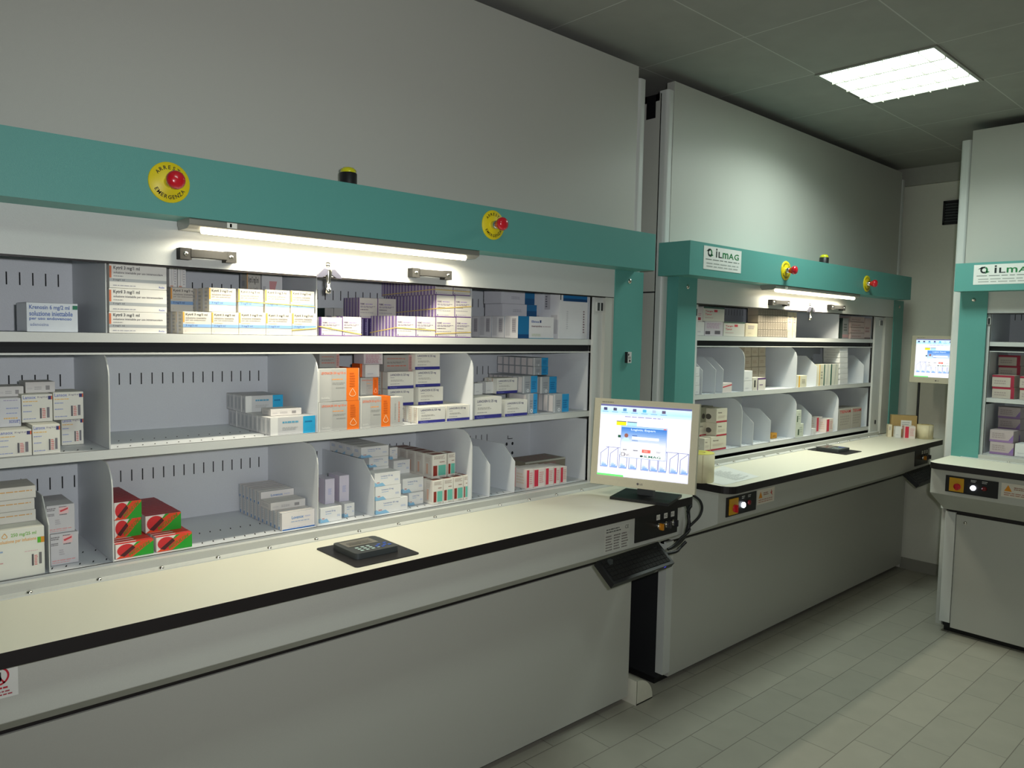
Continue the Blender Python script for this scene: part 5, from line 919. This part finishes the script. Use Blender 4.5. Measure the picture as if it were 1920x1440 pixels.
for k in range(5):
    o=.006*k
    mb.tube([(2.44+o,.19,.985),(2.485+o*.6,.13-o,.945),(2.492,.08-o,.90),(2.480-o*.5,.055,.85+o),(2.462,.05-o*.5,.81),(2.452-o,.055,.775),(2.42-o,.06,.752),(2.385-o,.065,.742)],.0055,BLACK,8)
tag(mb.build('cable_bundle'),'black cable bundle hanging off the right end of the near worktop','cable')
mb=MB(); mb.tube([(2.462,.03,.945),(2.482,.012,.925),(2.492,.006,.895),(2.486,.012,.862),(2.474,.03,.835),(2.462,.045,.815)],.005,BLACK,8)
tag(mb.build('cable_loop'),'short black cable loop beside the cable bundle at the worktop corner','cable')

# label rolls, paper, cartons on the middle worktop
def roll(loc,r,h,label,c1,c2,side):
    e_=empty('label_roll',loc,label,'label roll')
    mb=MB(); mb.lathe([(.022,0),(r,0),(r,h),(.022,h)],side,(0,0,0),'z',36); mb.lathe([(.022,0),(.022,h)],CARD,(0,0,0),'z',20)
    mb.box((-r*.707-.0006-.001,-r*.707-.001,0),(-r*.707+.0006,-r*.707+.0006,h*.98),ink((190,176,140))); mb.build('paper_roll',e_)
    mb=MB(); mb.lathe([(.024,h+.0005),(r-.002,h+.0005),(r-.002,h+.002),(.024,h+.002)],c1,(0,0,0),'z',36); mb.build('roll_end',e_)
    mb=MB(); mb.lathe([(.0218,.002),(.0218,h+.003),(.019,h+.003),(.019,.002)],c2,(0,0,0),'z',20); mb.build('roll_core',e_)
roll((2.706,.165,.9505),.060,.118,'thick cream paper roll with yellow top beside the near monitor',mat('yellow_label_edge',(226,218,90),.6),CARD,mat('cream_paper',(222,212,176),.7))
roll((5.045,.092,.9505),.046,.085,'cream paper roll at the far end of the middle worktop',mat('cream_paper_end',(214,200,150),.6),CARD,mat('cream_paper',(222,212,176),.7))
mb=MB(); N=10; vs=[]
for i in range(N+1):
    for j in range(N+1):
        u,v=i/N,j/N; x=2.70*(1-u)+3.0*u+.05*v; y=.045+.215*v+.01*u; zz=.9508+.020*max(0,(u-.55))**2*(v)*4+.004*math.sin(u*5)*v
        vs.append((x,y,zz))
mb.add(vs,[(i*(N+1)+j,(i+1)*(N+1)+j,(i+1)*(N+1)+j+1,i*(N+1)+j+1) for i in range(N) for j in range(N)],mat('printed_sheet',(224,226,222),.6),True)
pf=lambda u,v:(2.70*(1-u)+3.0*u+.05*v,.045+.215*v+.01*u,.9516+.020*max(0,(u-.55))**2*v*4+.004*math.sin(u*5)*v+.0006)
for k in range(12): bars(mb,pf,.42,.1+k*.065,.92,.1+k*.065+.03,1,ink((186,190,190)),.5,k,.5)
tag(mb.build('paper_sheet'),'white printed sheet curling on the middle worktop beside the cream roll','paper')
bx=empty('cardboard_box',(4.965,.265,.9508),'small brown cardboard box with a white label at the far end of the worktop','box',math.radians(-60))
mb=MB(); mb.box((0,0,0),(.145,.05,.135),CARD); rect(mb,fr(0,.0004),0,.066,.145,.069,ink((140,116,70))); mb.build('carton_body',bx,.001)
mb=MB(); rect(mb,fr(0,.0008),.055,.05,.115,.105,ink((222,222,216))); bars(mb,fr(0,.0012),.062,.06,.108,.098,3,ink((180,180,180)),.5,4); mb.build('address_label',bx)
for (x,y,rz,w,d,h,typ,lab) in ((4.905,.215,-50,.034,.03,.072,'white','slim white carton standing before the cardboard box'),(4.915,.262,-55,.022,.04,.078,'cream','slim cream carton standing before the cardboard box'),
    (4.925,.170,-58,.062,.05,.078,'pink','pale pink-printed pack standing between the cardboard box and the far roll')):
    o=bpy.data.objects.new('medicine_box',carton_mesh(typ,w,d,h)); COL.objects.link(o); o.location=(x,y,.9504); o.rotation_euler=(0,0,math.radians(rz)); tag(o,lab,'box')
# white guard on the floor in the gap between the two machines
mb=MB(); n=14; vs=[]
for i in range(n+1):
    t=math.pi*.5*i/n; x=2.49+.115*math.sin(t); y=.30+.10*(1-math.cos(t))*0+.0; z=.012+.095*math.cos(t)
    for yy in (.285,.415): vs.append((2.485+.11*math.sin(t),yy,.005+.10*math.cos(t)))
mb.add(vs,[(2*i,2*i+2,2*i+3,2*i+1) for i in range(n)],WHITEP,True)
front=[(2.485,.285,.0)]+[(2.485+.11*math.sin(math.pi*.5*i/n),.285,.005+.10*math.cos(math.pi*.5*i/n)) for i in range(n+1)]+[(2.595,.285,0)]
mb.add(front,[tuple(reversed(range(len(front))))],WHITEP); mb.box((2.485,.285,0),(2.595,.415,.005),WHITEP); mb.box((2.482,.285,0),(2.4875,.415,.105),WHITEP)
tag(mb.build('cable_guard'),'rounded off-white plastic guard on the floor in the gap between two machines','guard')
# grille on the far wall
g=empty('wall_grille',(XW,.0,2.31),'dark framed grille high on the far wall, half hidden by the right-hand machine','grille')
mb=MB(); mb.box((-.02,-.05,0),(0,.185,.012),BLACK); mb.box((-.02,-.05,.14),(0,.185,.152),BLACK); mb.box((-.02,.173,0),(0,.185,.152),BLACK); mb.box((-.02,-.05,0),(0,-.038,.152),BLACK); mb.build('grille_frame',g)
mb=MB(); mb.box((-.006,-.04,.01),(-.002,.175,.142),VOID)
for k in range(7): mb.box((-.016,-.04,.016+k*.018),(-.006,.175,.026+k*.018),DARKG)
mb.build('grille_slats',g)
# film round the wrapped cartons
mb=MB(); n=14; vs=[]
rf=random.Random(11)
for i in range(n+1):
    for j in range(n+1):
        u,v=i/n,j/n; vs.append((1.56+.006*rf.uniform(-1,1)+.055*u*(1+.25*math.sin(v*9)),.47+.012*math.sin(v*17+u*6)+.10*u,1.335+.13*v))
mb.add(vs,[(i*(n+1)+j,(i+1)*(n+1)+j,(i+1)*(n+1)+j+1,i*(n+1)+j+1) for i in range(n) for j in range(n)],FILM,True)
tag(mb.build('plastic_film'),'crumpled clear plastic film beside the navy-banded cartons','film')

# ------------------------------------------------------------------ lights
def ceiling_light(cx,cy,label,vis=True,w=.572,d=.487,e=PANEL):
    r=empty('ceiling_light',(cx,cy,ZC),label,'ceiling light')
    mb=MB()
    for a,b in (((-w/2,-d/2),(w/2,-d/2+.014)),((-w/2,d/2-.014),(w/2,d/2)),((-w/2,-d/2+.014),(-w/2+.014,d/2-.014)),((w/2-.014,-d/2+.014),(w/2,d/2-.014))): mb.box((a[0],a[1],-.008),(b[0],b[1],0),ALU)
    mb.build('light_frame',r)
    mb=MB(); mb.box((-w/2+.014,-d/2+.014,-.004),(w/2-.014,d/2-.014,-.001),e)
    mb.build('diffuser',r)
    mb=MB()
    for k in range(1,4): x=-w/2+w*k/4; mb.box((x-.004,-d/2+.014,-.016),(x+.004,d/2-.014,-.005),WHITEP)
    for k in range(1,7): y=-d/2+d*k/7; mb.box((-w/2+.014,y-.0012,-.015),(w/2-.014,y+.0012,-.005),WHITEP)
    mb.build('louvre',r)
ceiling_light(3.505,-.245,'lit square louvred ceiling light above the middle worktop')
def area(name,loc,rot,sx,sy,power,col,spread=math.pi):
    l=bpy.data.lights.new(name,'AREA'); l.shape='RECTANGLE'; l.size=sx; l.size_y=sy; l.energy=power; l.color=col; l.spread=spread
    o=bpy.data.objects.new(name,l); COL.objects.link(o); o.location=loc; o.rotation_euler=rot; return o
area('ceiling_lamp_middle',(3.505,-.245,2.64),(0,0,0),.5,.42,13,(.86,1.,.93),math.radians(150))
area('ceiling_lamp_near',(.75,-1.25,2.64),(0,0,0),.5,.42,7.8,(.84,1.,.90),math.radians(160))
area('work_lamp_near',(1.1,.275,1.772),(math.radians(8),0,0),.85,.03,5.2,(1.,.93,.74),math.radians(165))
area('work_lamp_middle',(3.9,.275,1.772),(math.radians(8),0,0),.85,.03,4.4,(1.,.93,.74),math.radians(165))
area('camera_flash',(.06,-1.66,1.60),(math.radians(90),0,math.radians(-42.4)),.05,.03,14,(.96,.97,1.),math.radians(150))
w=bpy.data.worlds.new('room_air'); S.world=w; w.use_nodes=True
w.node_tree.nodes['Background'].inputs[0].default_value=(.85,.95,1,1); w.node_tree.nodes['Background'].inputs[1].default_value=.0

# ------------------------------------------------------------------ camera
cd=bpy.data.cameras.new('camera'); cam=bpy.data.objects.new('camera',cd); COL.objects.link(cam)
rt=Vector((.73875378,-.67367182,.02022699)); up=Vector((.03085384,.0637841,.99748666)); fw=Vector((.67326881,.73627296,-.06790611))
M=Matrix((rt,up,-fw)).transposed().to_4x4(); M.translation=(0,-1.618,1.5549); cam.matrix_world=M
cd.sensor_width=36; cd.sensor_fit='HORIZONTAL'; cd.lens=1417.91/1920*36; cd.clip_start=.02
S.camera=cam
S.cycles.max_bounces=8; S.view_settings.view_transform='Standard'; S.view_settings.look='None'; S.view_settings.exposure=0.; S.view_settings.gamma=1.
